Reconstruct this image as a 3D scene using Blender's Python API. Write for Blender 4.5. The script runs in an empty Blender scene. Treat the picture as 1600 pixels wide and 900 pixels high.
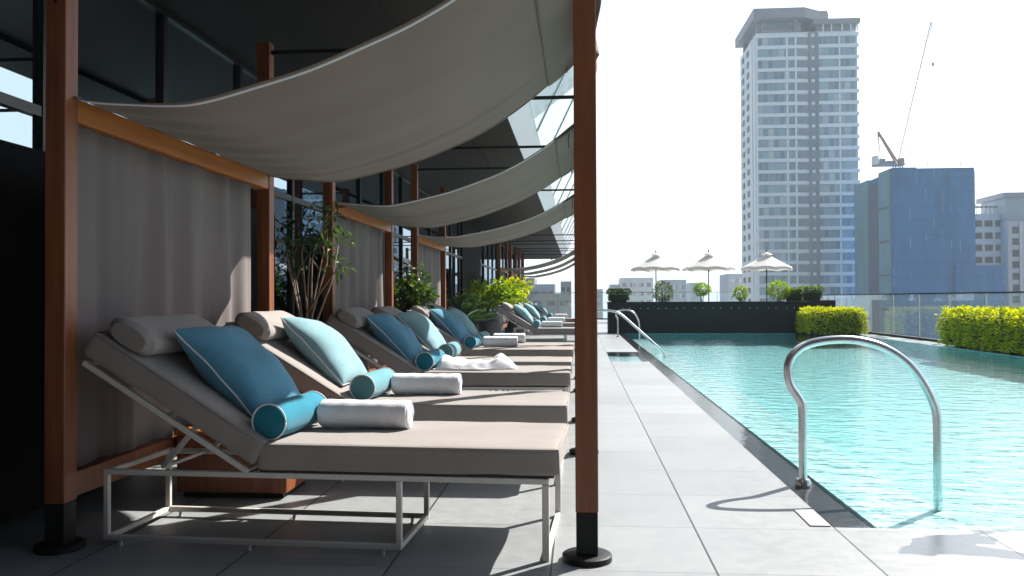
import bpy, bmesh, math, random
from mathutils import Vector, Matrix, noise
random.seed(7)
R = math.radians
scn = bpy.context.scene
col = scn.collection

# ---------------------------------------------------------------- helpers
def tag(o, label=None, cat=None, group=None, kind=None):
    if label: o["label"] = label
    if cat: o["category"] = cat
    if group: o["group"] = group
    if kind: o["kind"] = kind
    return o

def empty(name, loc=(0, 0, 0), rz=0.0):
    o = bpy.data.objects.new(name, None)
    o.empty_display_size = 0.1
    o.location = loc
    o.rotation_euler = (0, 0, rz)
    col.objects.link(o)
    return o

def kids(o):
    return [c for c in bpy.data.objects if c.parent == o]

def copy_tree(o, parent=None):
    ch = kids(o)
    c = o.copy()
    col.objects.link(c)
    c.parent = parent
    for k in ch:
        copy_tree(k, c)
    return c

class MB:
    def __init__(s):
        s.v = []; s.f = []; s.mi = []
    def add(s, vs, fs, mi=0):
        b = len(s.v)
        s.v += [tuple(p) for p in vs]
        s.f += [tuple(i + b for i in f) for f in fs]
        s.mi += [mi] * len(fs)
        return s
    def box(s, x0, x1, y0, y1, z0, z1, mi=0):
        vs = [(x, y, z) for z in (z0, z1) for y in (y0, y1) for x in (x0, x1)]
        return s.add(vs, [(0, 2, 3, 1), (4, 5, 7, 6), (0, 1, 5, 4), (2, 6, 7, 3), (0, 4, 6, 2), (1, 3, 7, 5)], mi)
    def bar(s, p, q, w, h=None, up=(0, 0, 1), mi=0):
        h = h or w
        p = Vector(p); q = Vector(q); d = (q - p).normalized()
        u = Vector(up)
        if abs(d.dot(u)) > 0.98: u = Vector((0, 1, 0))
        a = d.cross(u).normalized(); b = a.cross(d).normalized()
        vs = []
        for c in (p, q):
            for sa, sb in ((-1, -1), (1, -1), (1, 1), (-1, 1)):
                vs.append(c + a * (sa * w / 2) + b * (sb * h / 2))
        return s.add(vs, [(0, 1, 2, 3), (7, 6, 5, 4), (0, 4, 5, 1), (1, 5, 6, 2), (2, 6, 7, 3), (3, 7, 4, 0)], mi)
    def tube(s, pts, r, n=8, mi=0, cap=True):
        pts = [Vector(p) for p in pts]
        rs = r if isinstance(r, (list, tuple)) else [r] * len(pts)
        vs = []; prev = None
        for i, p in enumerate(pts):
            d = (pts[min(i + 1, len(pts) - 1)] - pts[max(i - 1, 0)])
            d = d.normalized() if d.length > 1e-9 else Vector((0, 0, 1))
            if prev is None:
                t = Vector((0, 0, 1)) if abs(d.z) < .9 else Vector((0, 1, 0))
                a = d.cross(t).normalized()
            else:
                a = (prev - d * prev.dot(d)).normalized()
            prev = a; b = d.cross(a)
            for k in range(n):
                t = 2 * math.pi * k / n
                vs.append(p + (a * math.cos(t) + b * math.sin(t)) * rs[i])
        fs = []
        for i in range(len(pts) - 1):
            for k in range(n):
                fs.append((i * n + k, i * n + (k + 1) % n, (i + 1) * n + (k + 1) % n, (i + 1) * n + k))
        if cap:
            fs.append(tuple(range(n - 1, -1, -1)))
            fs.append(tuple((len(pts) - 1) * n + k for k in range(n)))
        return s.add(vs, fs, mi)
    def lathe(s, prof, n=24, c=(0, 0, 0), mi=0, ax='z', wob=0.0):
        vs = []
        for j, (r, z) in enumerate(prof):
            for k in range(n):
                t = 2 * math.pi * k / n
                a, b = r * math.cos(t), r * math.sin(t)
                p = {'z': (a, b, z), 'x': (z, a, b), 'y': (b, z, a)}[ax]
                vs.append((p[0] + c[0], p[1] + c[1], p[2] + c[2]))
        fs = []
        for i in range(len(prof) - 1):
            for k in range(n):
                fs.append((i * n + k, i * n + (k + 1) % n, (i + 1) * n + (k + 1) % n, (i + 1) * n + k))
        fs.append(tuple(range(n - 1, -1, -1)))
        fs.append(tuple((len(prof) - 1) * n + k for k in range(n)))
        return s.add(vs, fs, mi)
    def prism(s, poly, z0, z1, mi=0):
        n = len(poly)
        vs = [(x, y, z0) for x, y in poly] + [(x, y, z1) for x, y in poly]
        fs = [tuple(range(n - 1, -1, -1)), tuple(range(n, 2 * n))]
        fs += [(i, (i + 1) % n, n + (i + 1) % n, n + i) for i in range(n)]
        return s.add(vs, fs, mi)
    def grid(s, fn, nu, nv, mi=0):
        vs = [fn(i / nu, j / nv) for j in range(nv + 1) for i in range(nu + 1)]
        fs = [(j * (nu + 1) + i, j * (nu + 1) + i + 1, (j + 1) * (nu + 1) + i + 1, (j + 1) * (nu + 1) + i)
              for j in range(nv) for i in range(nu)]
        return s.add(vs, fs, mi)
    def quad(s, x0, x1, y0, y1, z, mi=0):
        return s.add([(x0, y0, z), (x1, y0, z), (x1, y1, z), (x0, y1, z)], [(0, 1, 2, 3)], mi)
    def leaf(s, p, d, L, W, mi=0, droop=.25):
        d = Vector(d).normalized()
        a = d.cross(Vector((random.uniform(-.5, .5), random.uniform(-.5, .5), 1))).normalized()
        n = a.cross(d)
        p = Vector(p)
        vs = [p, p + d * L * .45 + a * W / 2 + n * L * .06, p + d * L - n * L * droop, p + d * L * .45 - a * W / 2 + n * L * .06]
        return s.add(vs, [(0, 1, 2), (0, 2, 3)], mi)
    def build(s, name, mats, parent=None, smooth=False, bevel=0, bseg=1, solid=0, fixn=True):
        me = bpy.data.meshes.new(name)
        me.from_pydata(s.v, [], s.f)
        if not isinstance(mats, (list, tuple)): mats = [mats]
        for m in mats: me.materials.append(m)
        if len(mats) > 1: me.polygons.foreach_set('material_index', s.mi)
        if fixn:
            bm = bmesh.new(); bm.from_mesh(me)
            bmesh.ops.recalc_face_normals(bm, faces=bm.faces)
            bm.to_mesh(me); bm.free()
        if smooth:
            me.polygons.foreach_set('use_smooth', [True] * len(me.polygons))
            if smooth != 'all':
                try: me.set_sharp_from_angle(angle=R(38))
                except Exception: pass
        me.update()
        o = bpy.data.objects.new(name, me)
        col.objects.link(o)
        if parent: o.parent = parent
        if bevel:
            b = o.modifiers.new('bevel', 'BEVEL'); b.width = bevel; b.segments = bseg
            b.limit_method = 'ANGLE'; b.angle_limit = R(40)
        if solid:
            b = o.modifiers.new('solid', 'SOLIDIFY'); b.thickness = solid; b.offset = 0
        return o

# ---------------------------------------------------------------- materials
def newmat(name):
    m = bpy.data.materials.new(name); m.use_nodes = True
    nt = m.node_tree; nt.nodes.clear()
    out = nt.nodes.new('ShaderNodeOutputMaterial')
    return m, nt, out
def N(nt, t, **kw):
    n = nt.nodes.new(t)
    for k, v in kw.items():
        if k in n.inputs: n.inputs[k].default_value = v
        else: setattr(n, k, v)
    return n
def rgb(c): return (c[0], c[1], c[2], 1)
def L(nt, a, b): nt.links.new(a, b)
def math_n(nt, op, a, b=None):
    n = N(nt, 'ShaderNodeMath', operation=op)
    for i, v in enumerate((a, b)):
        if v is None: continue
        if hasattr(v, 'links'): L(nt, v, n.inputs[i])
        else: n.inputs[i].default_value = v
    return n.outputs[0]
def ramp(nt, fac, stops):
    n = N(nt, 'ShaderNodeValToRGB')
    L(nt, fac, n.inputs[0])
    e = n.color_ramp.elements
    while len(e) < len(stops): e.new(.5)
    for i, (p, c) in enumerate(stops):
        e[i].position = p; e[i].color = rgb(c) if len(c) == 3 else c
    return n.outputs[0]
def coords(nt, scale=(1, 1, 1), kind='Object'):
    tc = N(nt, 'ShaderNodeTexCoord'); mp = N(nt, 'ShaderNodeMapping')
    mp.inputs['Scale'].default_value = scale
    L(nt, tc.outputs[kind], mp.inputs[0])
    return mp.outputs[0]
def noise_n(nt, vec, scale, detail=4, rough=.55):
    n = N(nt, 'ShaderNodeTexNoise', Scale=scale, Detail=detail, Roughness=rough)
    L(nt, vec, n.inputs['Vector'])
    return n.outputs[0]
def shade(name, c1, c2=None, rough=.6, metal=0, spec=.5, ns=8, stretch=(1, 1, 1), bump=0, bs=60, bstretch=None, ior=None, sheen=0, coat=0):
    """plain surface with a soft two-tone variation and fine bump"""
    m, nt, out = newmat(name)
    p = N(nt, 'ShaderNodeBsdfPrincipled', Roughness=rough, Metallic=metal)
    p.inputs['Specular IOR Level'].default_value = spec
    if ior: p.inputs['IOR'].default_value = ior
    if sheen: p.inputs['Sheen Weight'].default_value = sheen
    if coat: p.inputs['Coat Weight'].default_value = coat
    v = coords(nt, stretch)
    nz = noise_n(nt, v, ns)
    if c2 is None: c2 = tuple(x * .85 for x in c1)
    L(nt, ramp(nt, nz, [(.3, c1), (.7, c2)]), p.inputs['Base Color'])
    if bump:
        b = N(nt, 'ShaderNodeBump', Strength=bump, Distance=.01)
        L(nt, noise_n(nt, coords(nt, bstretch or (1, 1, 1)), bs, 3), b.inputs['Height'])
        L(nt, b.outputs[0], p.inputs['Normal'])
    L(nt, p.outputs[0], out.inputs[0])
    return m

def fabric(name, c1, c2, trans=.0, tcol=None, weave=350, bump=.15, ns=3, dots=None, sheen=.15):
    m, nt, out = newmat(name)
    d = N(nt, 'ShaderNodeBsdfPrincipled', Roughness=.9)
    d.inputs['Specular IOR Level'].default_value = .15
    d.inputs['Sheen Weight'].default_value = sheen
    v = coords(nt)
    big = ramp(nt, noise_n(nt, v, ns, 5), [(.3, c1), (.7, c2)])
    fine = noise_n(nt, v, weave, 2)
    mx = N(nt, 'ShaderNodeMixRGB', blend_type='MULTIPLY', Fac=.5)
    L(nt, big, mx.inputs[1]); L(nt, ramp(nt, fine, [(.3, (.72, .72, .72)), (.7, (1.12, 1.12, 1.12))]), mx.inputs[2])
    c = mx.outputs[0]
    if dots:
        vo = N(nt, 'ShaderNodeTexVoronoi', Scale=dots[0]); vo.inputs['Randomness'].default_value = .55
        L(nt, v, vo.inputs['Vector'])
        mk = ramp(nt, vo.outputs['Distance'], [(.16, (1, 1, 1)), (.26, (0, 0, 0))])
        m2 = N(nt, 'ShaderNodeMixRGB'); L(nt, mk, m2.inputs[0]); L(nt, c, m2.inputs[1]); m2.inputs[2].default_value = rgb(dots[1])
        c = m2.outputs[0]
    L(nt, c, d.inputs['Base Color'])
    b = N(nt, 'ShaderNodeBump', Strength=bump, Distance=.004)
    L(nt, fine, b.inputs['Height'])
    L(nt, b.outputs[0], d.inputs['Normal'])
    sh = d.outputs[0]
    if trans:
        t = N(nt, 'ShaderNodeBsdfTranslucent')
        t.inputs['Color'].default_value = rgb(tcol or c1)
        mix = N(nt, 'ShaderNodeMixShader', Fac=trans)
        L(nt, sh, mix.inputs[1]); L(nt, t.outputs[0], mix.inputs[2]); sh = mix.outputs[0]
    L(nt, sh, out.inputs[0])
    return m

def leafmat(name, stops, trans=.35, rough=.45):
    m, nt, out = newmat(name)
    g = N(nt, 'ShaderNodeNewGeometry')
    c = ramp(nt, g.outputs['Random Per Island'], stops)
    p = N(nt, 'ShaderNodeBsdfPrincipled', Roughness=rough); p.inputs['Specular IOR Level'].default_value = .35
    L(nt, c, p.inputs['Base Color'])
    t = N(nt, 'ShaderNodeBsdfTranslucent')
    hs = N(nt, 'ShaderNodeHueSaturation', Saturation=1.1, Value=1.5); L(nt, c, hs.inputs['Color']); L(nt, hs.outputs[0], t.inputs['Color'])
    mix = N(nt, 'ShaderNodeMixShader', Fac=trans)
    L(nt, p.outputs[0], mix.inputs[1]); L(nt, t.outputs[0], mix.inputs[2])
    L(nt, mix.outputs[0], out.inputs[0])
    return m

def deckmat():
    m, nt, out = newmat('granite_tiles')
    p = N(nt, 'ShaderNodeBsdfPrincipled')
    tc = N(nt, 'ShaderNodeTexCoord'); sx = N(nt, 'ShaderNodeSeparateXYZ'); L(nt, tc.outputs['Object'], sx.inputs[0])
    T = .604
    def cell(o, off):
        a = math_n(nt, 'DIVIDE', math_n(nt, 'SUBTRACT', o, off), T)
        fr = math_n(nt, 'FRACT', a); fl = math_n(nt, 'FLOOR', a)
        d = math_n(nt, 'ABSOLUTE', math_n(nt, 'SUBTRACT', fr, .5))   # .5 at the joint
        return d, fl
    dx, ix = cell(sx.outputs[0], -.109)
    dy, iy = cell(sx.outputs[1], 3.085)
    jx = math_n(nt, 'GREATER_THAN', dx, .5 - .0042 / T)
    jy = math_n(nt, 'GREATER_THAN', dy, .5 - .0022 / T)
    cb = N(nt, 'ShaderNodeCombineXYZ'); L(nt, ix, cb.inputs[0]); L(nt, iy, cb.inputs[1])
    wn = N(nt, 'ShaderNodeTexWhiteNoise'); L(nt, cb.outputs[0], wn.inputs['Vector'])
    v = tc.outputs['Object']
    n1 = noise_n(nt, v, 2.2, 6, .6); n2 = noise_n(nt, v, 180, 2); n3 = noise_n(nt, v, 14, 5, .65)
    base = ramp(nt, n1, [(.25, (.236, .25, .259)), (.75, (.278, .292, .30))])
    def mul(c, f, stops, fac=1):
        x = N(nt, 'ShaderNodeMixRGB', blend_type='MULTIPLY', Fac=fac); L(nt, c, x.inputs[1]); L(nt, ramp(nt, f, stops), x.inputs[2]); return x.outputs[0]
    c = mul(base, wn.outputs[0], [(0, (.88, .88, .89)), (1, (1.06, 1.06, 1.05))])
    c = mul(c, n2, [(.3, (.82, .82, .82)), (.7, (1.12, 1.12, 1.12))], .7)
    c = mul(c, n3, [(.35, (.93, .93, .94)), (.65, (1.02, 1.02, 1.02))])
    # wet patches splashed beside the pool
    dist = math_n(nt, 'MULTIPLY', math_n(nt, 'SUBTRACT', sx.outputs[0], .75), 1.6)
    w = N(nt, 'ShaderNodeTexNoise', Scale=2.3, Detail=3, Roughness=.45); L(nt, coords(nt, (1, 1.6, 1)), w.inputs['Vector'])
    edge = math_n(nt, 'MINIMUM', math_n(nt, 'MAXIMUM', dist, 0), 1)
    wet = ramp(nt, math_n(nt, 'MULTIPLY', w.outputs[0], edge), [(.525, (0, 0, 0)), (.545, (1, 1, 1))])
    x = N(nt, 'ShaderNodeMixRGB', blend_type='MULTIPLY'); L(nt, wet, x.inputs[0]); L(nt, c, x.inputs[1]); x.inputs[2].default_value = (.55, .58, .62, 1); c = x.outputs[0]
    j = math_n(nt, 'MAXIMUM', jx, math_n(nt, 'MULTIPLY', jy, .62))
    x = N(nt, 'ShaderNodeMixRGB'); L(nt, j, x.inputs[0]); L(nt, c, x.inputs[1]); x.inputs[2].default_value = (.018, .018, .02, 1)
    L(nt, x.outputs[0], p.inputs['Base Color'])
    rr = math_n(nt, 'SUBTRACT', math_n(nt, 'ADD', .30, math_n(nt, 'MULTIPLY', n3, .28)), math_n(nt, 'MULTIPLY', wet, .28))
    L(nt, rr, p.inputs['Roughness'])
    b = N(nt, 'ShaderNodeBump', Strength=.25, Distance=.002); L(nt, math_n(nt, 'SUBTRACT', n2, math_n(nt, 'MULTIPLY', j, 3)), b.inputs['Height'])
    L(nt, b.outputs[0], p.inputs['Normal'])
    L(nt, p.outputs[0], out.inputs[0])
    return m

def watermat(name, tint, bs=.35, rip=(1.0, 2.2, 1), refl=1.0):
    m, nt, out = newmat(name)
    v = coords(nt, rip)
    n1 = noise_n(nt, v, 3.2, 4, .55); n2 = noise_n(nt, v, 11, 2, .5)
    h = math_n(nt, 'ADD', n1, math_n(nt, 'MULTIPLY', n2, .16))
    b = N(nt, 'ShaderNodeBump', Strength=bs, Distance=.09); L(nt, h, b.inputs['Height'])
    fr = N(nt, 'ShaderNodeFresnel', IOR=1.33); L(nt, b.outputs[0], fr.inputs['Normal'])
    t = N(nt, 'ShaderNodeBsdfTransparent'); t.inputs[0].default_value = rgb(tint)
    g = N(nt, 'ShaderNodeBsdfGlossy', Roughness=.03); L(nt, b.outputs[0], g.inputs['Normal'])
    mix = N(nt, 'ShaderNodeMixShader')
    L(nt, math_n(nt, 'MULTIPLY', fr.outputs[0], refl), mix.inputs[0]); L(nt, t.outputs[0], mix.inputs[1]); L(nt, g.outputs[0], mix.inputs[2])
    L(nt, mix.outputs[0], out.inputs[0])
    return m

def glassmat(name, tint=(.8, .9, .9), ior=1.5, rough=.0, veil=0, vcol=(.8, .9, .92)):
    m, nt, out = newmat(name)
    lw = N(nt, 'ShaderNodeLayerWeight', Blend=.5)
    fres = math_n(nt, 'ADD', .035, math_n(nt, 'MULTIPLY', math_n(nt, 'POWER', lw.outputs['Facing'], 5.0), .9))
    t = N(nt, 'ShaderNodeBsdfTransparent'); t.inputs[0].default_value = rgb(tint)
    g = N(nt, 'ShaderNodeBsdfGlossy', Roughness=max(rough, .005))
    sh = t.outputs[0]
    if veil:
        d = N(nt, 'ShaderNodeBsdfTranslucent'); d.inputs[0].default_value = rgb(vcol)
        d2 = N(nt, 'ShaderNodeBsdfDiffuse'); d2.inputs[0].default_value = rgb(vcol)
        a = N(nt, 'ShaderNodeAddShader'); 
        mm = N(nt, 'ShaderNodeMixShader', Fac=.5); L(nt, d.outputs[0], mm.inputs[1]); L(nt, d2.outputs[0], mm.inputs[2])
        m2 = N(nt, 'ShaderNodeMixShader', Fac=veil); L(nt, sh, m2.inputs[1]); L(nt, mm.outputs[0], m2.inputs[2]); sh = m2.outputs[0]
    mix = N(nt, 'ShaderNodeMixShader'); L(nt, fres, mix.inputs[0]); L(nt, sh, mix.inputs[1]); L(nt, g.outputs[0], mix.inputs[2])
    L(nt, mix.outputs[0], out.inputs[0])
    return m

def panes(name, cw, ch, stops, rough=.12, joint=.05, jcol=(.45, .48, .5), axis='xz', spec=.8):
    """rows of window panes, each with its own blind or glass tone"""
    m, nt, out = newmat(name)
    p = N(nt, 'ShaderNodeBsdfPrincipled', Roughness=rough); p.inputs['Specular IOR Level'].default_value = spec
    tc = N(nt, 'ShaderNodeTexCoord'); s = N(nt, 'ShaderNodeSeparateXYZ'); L(nt, tc.outputs['Object'], s.inputs[0])
    u = s.outputs[0] if axis[0] == 'x' else s.outputs[1]
    a = math_n(nt, 'DIVIDE', u, cw); b = math_n(nt, 'DIVIDE', s.outputs[2], ch)
    cb = N(nt, 'ShaderNodeCombineXYZ'); L(nt, math_n(nt, 'FLOOR', a), cb.inputs[0]); L(nt, math_n(nt, 'FLOOR', b), cb.inputs[1])
    wn = N(nt, 'ShaderNodeTexWhiteNoise'); L(nt, cb.outputs[0], wn.inputs['Vector'])
    c = ramp(nt, wn.outputs[0], stops)
    j = math_n(nt, 'GREATER_THAN', math_n(nt, 'ABSOLUTE', math_n(nt, 'SUBTRACT', math_n(nt, 'FRACT', a), .5)), .5 - joint)
    x = N(nt, 'ShaderNodeMixRGB'); L(nt, j, x.inputs[0]); L(nt, c, x.inputs[1]); x.inputs[2].default_value = rgb(jcol)
    L(nt, x.outputs[0], p.inputs['Base Color'])
    L(nt, p.outputs[0], out.inputs[0])
    return m

def netmat():
    m, nt, out = newmat('blue_scaffold_net')
    p = N(nt, 'ShaderNodeBsdfPrincipled', Roughness=.75); p.inputs['Specular IOR Level'].default_value = .2
    tc = N(nt, 'ShaderNodeTexCoord'); s = N(nt, 'ShaderNodeSeparateXYZ'); L(nt, tc.outputs['Object'], s.inputs[0])
    u = math_n(nt, 'ADD', s.outputs[0], s.outputs[1])
    a = math_n(nt, 'DIVIDE', u, 1.9); b = math_n(nt, 'DIVIDE', s.outputs[2], 12.)
    cb = N(nt, 'ShaderNodeCombineXYZ'); L(nt, math_n(nt, 'FLOOR', a), cb.inputs[0]); L(nt, math_n(nt, 'FLOOR', b), cb.inputs[1])
    wn = N(nt, 'ShaderNodeTexWhiteNoise'); L(nt, cb.outputs[0], wn.inputs['Vector'])
    nz = noise_n(nt, coords(nt, (1, 1, .15)), .5, 5, .6)
    c = ramp(nt, nz, [(.3, (.004, .105, .29)), (.7, (.010, .155, .38))])
    x = N(nt, 'ShaderNodeMixRGB', blend_type='MULTIPLY', Fac=.8); L(nt, c, x.inputs[1]); L(nt, ramp(nt, wn.outputs[0], [(0, (.82, .82, .84)), (1, (1.1, 1.1, 1.08))]), x.inputs[2])
    fl = noise_n(nt, coords(nt, (1.2, 1.2, .16)), 1.0, 2)
    j = math_n(nt, 'MULTIPLY', math_n(nt, 'GREATER_THAN', math_n(nt, 'ABSOLUTE', math_n(nt, 'SUBTRACT', math_n(nt, 'FRACT', a), .5)), .46), math_n(nt, 'GREATER_THAN', fl, .58))
    y = N(nt, 'ShaderNodeMixRGB'); L(nt, math_n(nt, 'MULTIPLY', j, .55), y.inputs[0]); L(nt, x.outputs[0], y.inputs[1]); y.inputs[2].default_value = (.25, .4, .55, 1)
    fz = math_n(nt, 'FRACT', math_n(nt, 'ADD', math_n(nt, 'DIVIDE', s.outputs[2], 3.3), math_n(nt, 'MULTIPLY', noise_n(nt, coords(nt, (.3, .3, .3)), 1.0, 2), .25)))
    z_ = N(nt, 'ShaderNodeMixRGB', blend_type='MULTIPLY'); L(nt, math_n(nt, 'MULTIPLY', math_n(nt, 'LESS_THAN', fz, .09), .5), z_.inputs[0]); L(nt, y.outputs[0], z_.inputs[1]); z_.inputs[2].default_value = (.55, .6, .65, 1)
    L(nt, z_.outputs[0], p.inputs['Base Color'])
    bm_ = N(nt, 'ShaderNodeBump', Strength=.6, Distance=.4); L(nt, nz, bm_.inputs['Height']); L(nt, bm_.outputs[0], p.inputs['Normal'])
    L(nt, p.outputs[0], out.inputs[0])
    return m

M = {}
M['wood'] = shade('red_hardwood', (.235, .070, .020), (.13, .036, .012), .45, ns=4, stretch=(9, 9, .5), bump=.06, bs=30, bstretch=(8, 8, .4))
M['wood_y'] = shade('red_hardwood_beam', (.42, .135, .014), (.30, .085, .012), .42, ns=3, stretch=(9, .5, 9), bump=.06, bs=30, bstretch=(8, .4, 8))
M['black'] = shade('black_steel', (.006, .006, .007), rough=.55, spec=.25, bump=.03)
M['steel'] = shade('stainless_steel', (.62, .63, .64), (.52, .53, .54), .27, 1.0, ns=20, stretch=(1, 1, 1))
M['cream'] = shade('cream_powder_coat', (.60, .57, .53), (.55, .52, .49), .38, ns=25, bump=.02)
M['taupe'] = fabric('taupe_outdoor_fabric', (.305, .278, .262), (.262, .238, .225), weave=420, bump=.25)
M['taupe_dark'] = fabric('taupe_seat_edge', (.10, .085, .082), (.085, .072, .07))
M['teal'] = fabric('teal_cushion_fabric', (.095, .28, .40), (.078, .235, .35), weave=260, bump=.3, dots=(120, (.14, .34, .47)), ns=5)
M['aqua'] = fabric('lit_teal_cushion_fabric', (.22, .37, .41), (.18, .32, .36), weave=260, bump=.3, dots=(120, (.30, .47, .51)), ns=5)  # same teal fabric, sunlit look put into a paler colour
M['teal_bolster'] = fabric('teal_bolster_fabric', (.016, .20, .285), (.014, .17, .25), weave=300, bump=.25, ns=5)
M['aqua_bolster'] = fabric('aqua_bolster_fabric', (.12, .30, .34), (.10, .26, .30), weave=300, bump=.25, ns=5)
M['piping'] = fabric('white_piping', (.72, .74, .76), (.62, .64, .68))
M['towel'] = fabric('white_terry', (.84, .86, .90), (.79, .81, .86), weave=200, bump=.5, ns=12, sheen=.3)
M['canopy'] = fabric('canopy_canvas', (.225, .176, .145), (.19, .15, .124), trans=.17, tcol=(.30, .21, .15), weave=300, ns=1.6)
M['curtain'] = fabric('curtain_cloth', (.225, .19, .185), (.19, .16, .156), trans=.15, tcol=(.25, .22, .20), weave=300, ns=2)
M['parasol'] = fabric('parasol_canvas', (.88, .87, .85), (.83, .82, .80), trans=.45, tcol=(.8, .78, .72), ns=2)
M['deck'] = deckmat()
M['gutter'] = shade('wet_black_stone', (.035, .038, .042), (.06, .064, .068), .3, ns=25, bump=.5, bs=22, bstretch=(.6, 2.2, 1))
M['mosaic'] = shade('aqua_mosaic', (.34, .84, .87), (.40, .87, .90), .4, ns=6)
M['mosaic_pale'] = shade('pale_mosaic', (.50, .87, .89), (.55, .89, .91), .4, ns=6)
M['water'] = watermat('pool_water', (.94, 1, 1), .22)
M['film'] = watermat('water_film', (.95, .98, 1), .045, rip=(1.5, 4, 1), refl=1.0)
M['planter'] = shade('dark_slate_panel', (.010, .011, .015), (.014, .015, .020), .7, ns=3, spec=.2)
M['darkstone'] = shade('dark_wall_panel', (.006, .006, .007), (.008, .008, .008), .7, ns=2, spec=.12)
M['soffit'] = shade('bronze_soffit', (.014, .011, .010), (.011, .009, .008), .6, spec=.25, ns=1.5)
M['fascia'] = shade('grey_fascia', (.36, .39, .42), (.32, .35, .38), .4, ns=1)
M['mullion'] = shade('dark_mullion', (.010, .011, .012), rough=.35)
M['facade_glass'] = shade('dark_facade_glass', (.004, .006, .007), rough=.012, spec=.5, ior=6.0)
M['facade_glass'].node_tree.nodes['Principled BSDF'].inputs['Specular Tint'].default_value = (.70, .85, 1, 1)
M['rail_glass'] = glassmat('balustrade_glass', (.95, .975, .98), veil=.03)
M['louvre'] = glassmat('frosted_louvre', (.9, .95, .95), veil=.6, vcol=(.85, .9, .9))
M['terracotta'] = shade('dark_glazed_pot', (.035, .037, .042), (.05, .05, .055), .28, ns=6)
M['bark'] = shade('pale_bark', (.22, .15, .10), (.15, .10, .07), .8, ns=30, bump=.3)
M['bark_white'] = shade('white_stem', (.55, .52, .47), (.42, .39, .34), .8, ns=30)
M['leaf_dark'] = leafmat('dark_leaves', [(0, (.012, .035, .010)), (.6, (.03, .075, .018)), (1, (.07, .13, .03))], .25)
M['leaf_mid'] = leafmat('mid_leaves', [(0, (.022, .05, .010)), (.6, (.055, .105, .02)), (1, (.14, .19, .035))], .3)
M['leaf_lime'] = leafmat('lime_leaves', [(0, (.10, .17, .02)), (.5, (.20, .30, .025)), (1, (.34, .42, .04))], .35)
M['leaf_gold'] = leafmat('golden_leaves', [(0, (.13, .19, .015)), (.4, (.36, .40, .025)), (1, (.60, .57, .03))], .42)
M['hedge_core'] = shade('hedge_twigs', (.03, .045, .012), (.02, .03, .01), .9, ns=12, bump=.5, bs=15)
M['white_wall'] = shade('white_render', (.80, .82, .83), (.74, .76, .78), .7, ns=.2)
M['slab'] = shade('white_balcony_slab', (.84, .86, .88), (.76, .79, .82), .6, ns=.3)
M['grey_crown'] = shade('grey_crown', (.26, .26, .29), (.22, .22, .25), .6, ns=.2)
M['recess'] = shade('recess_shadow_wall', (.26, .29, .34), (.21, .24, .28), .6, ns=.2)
M['win_tower'] = panes('tower_windows', 1.45, 3.08, [(0, (.10, .18, .25)), (.3, (.19, .31, .38)), (.55, (.28, .43, .49)), (.75, (.13, .20, .29)), (.9, (.40, .50, .56)), (1, (.52, .54, .55))], joint=.06, jcol=(.35, .40, .45))
M['win_dark'] = shade('dark_window', (.012, .014, .02), rough=.4, spec=.2)
M['net'] = netmat()
M['net_teal'] = shade('teal_net', (.13, .28, .34), (.09, .22, .29), .7, ns=.25, stretch=(1, 1, .3))
M['net_dark'] = shade('bare_concrete_frame', (.05, .085, .13), (.04, .07, .11), .7, ns=.4)
M['crane_red'] = shade('faded_orange_paint', (.42, .22, .15), (.36, .19, .13), .5, ns=1)
M['crane_grey'] = shade('crane_grey_paint', (.35, .33, .34), (.28, .27, .28), .5, ns=1)
M['bldg_pink'] = shade('pale_pink_render', (.50, .47, .50), (.45, .42, .46), .7, ns=.15)
M['bldg_pale'] = shade('pale_render', (.55, .57, .59), (.5, .52, .55), .7, ns=.15)
M['bldg_grey'] = shade('blue_grey_render', (.30, .34, .39), (.26, .30, .35), .6, ns=.15)
M['bldg_brown'] = shade('brown_grey_render', (.22, .20, .20), (.17, .16, .16), .7, ns=.15)
M['win_pale'] = panes('pale_windows', 2.2, 3.2, [(0, (.12, .14, .17)), (.5, (.2, .24, .28)), (1, (.32, .36, .4))], joint=.2, jcol=(.45, .47, .5))
M['city'] = shade('city_ground', (.20, .21, .20), (.13, .15, .13), .9, ns=.02)
M['red_panel'] = shade('red_brown_panel', (.32, .16, .13), rough=.6)

# ---------------------------------------------------------------- camera
f = 1300.; a = math.atan(105 / f); p = math.atan(17 / f); ro = .004
F = Vector((-math.sin(a) * math.cos(p), math.cos(a) * math.cos(p), math.sin(p)))
R0 = Vector((math.cos(a), math.sin(a), 0)); U0 = R0.cross(F)
Rv = R0 * math.cos(ro) - U0 * math.sin(ro); Uv = Rv.cross(F)
cam_d = bpy.data.cameras.new('camera'); cam = bpy.data.objects.new('camera', cam_d); col.objects.link(cam)
mw = Matrix(((Rv.x, Uv.x, -F.x, 0), (Rv.y, Uv.y, -F.y, 0), (Rv.z, Uv.z, -F.z, 1.0), (0, 0, 0, 1)))
cam.matrix_world = mw
cam_d.sensor_width = 36; cam_d.lens = f / 1600 * 36
cam_d.clip_start = .05; cam_d.clip_end = 20000
scn.camera = cam

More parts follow.
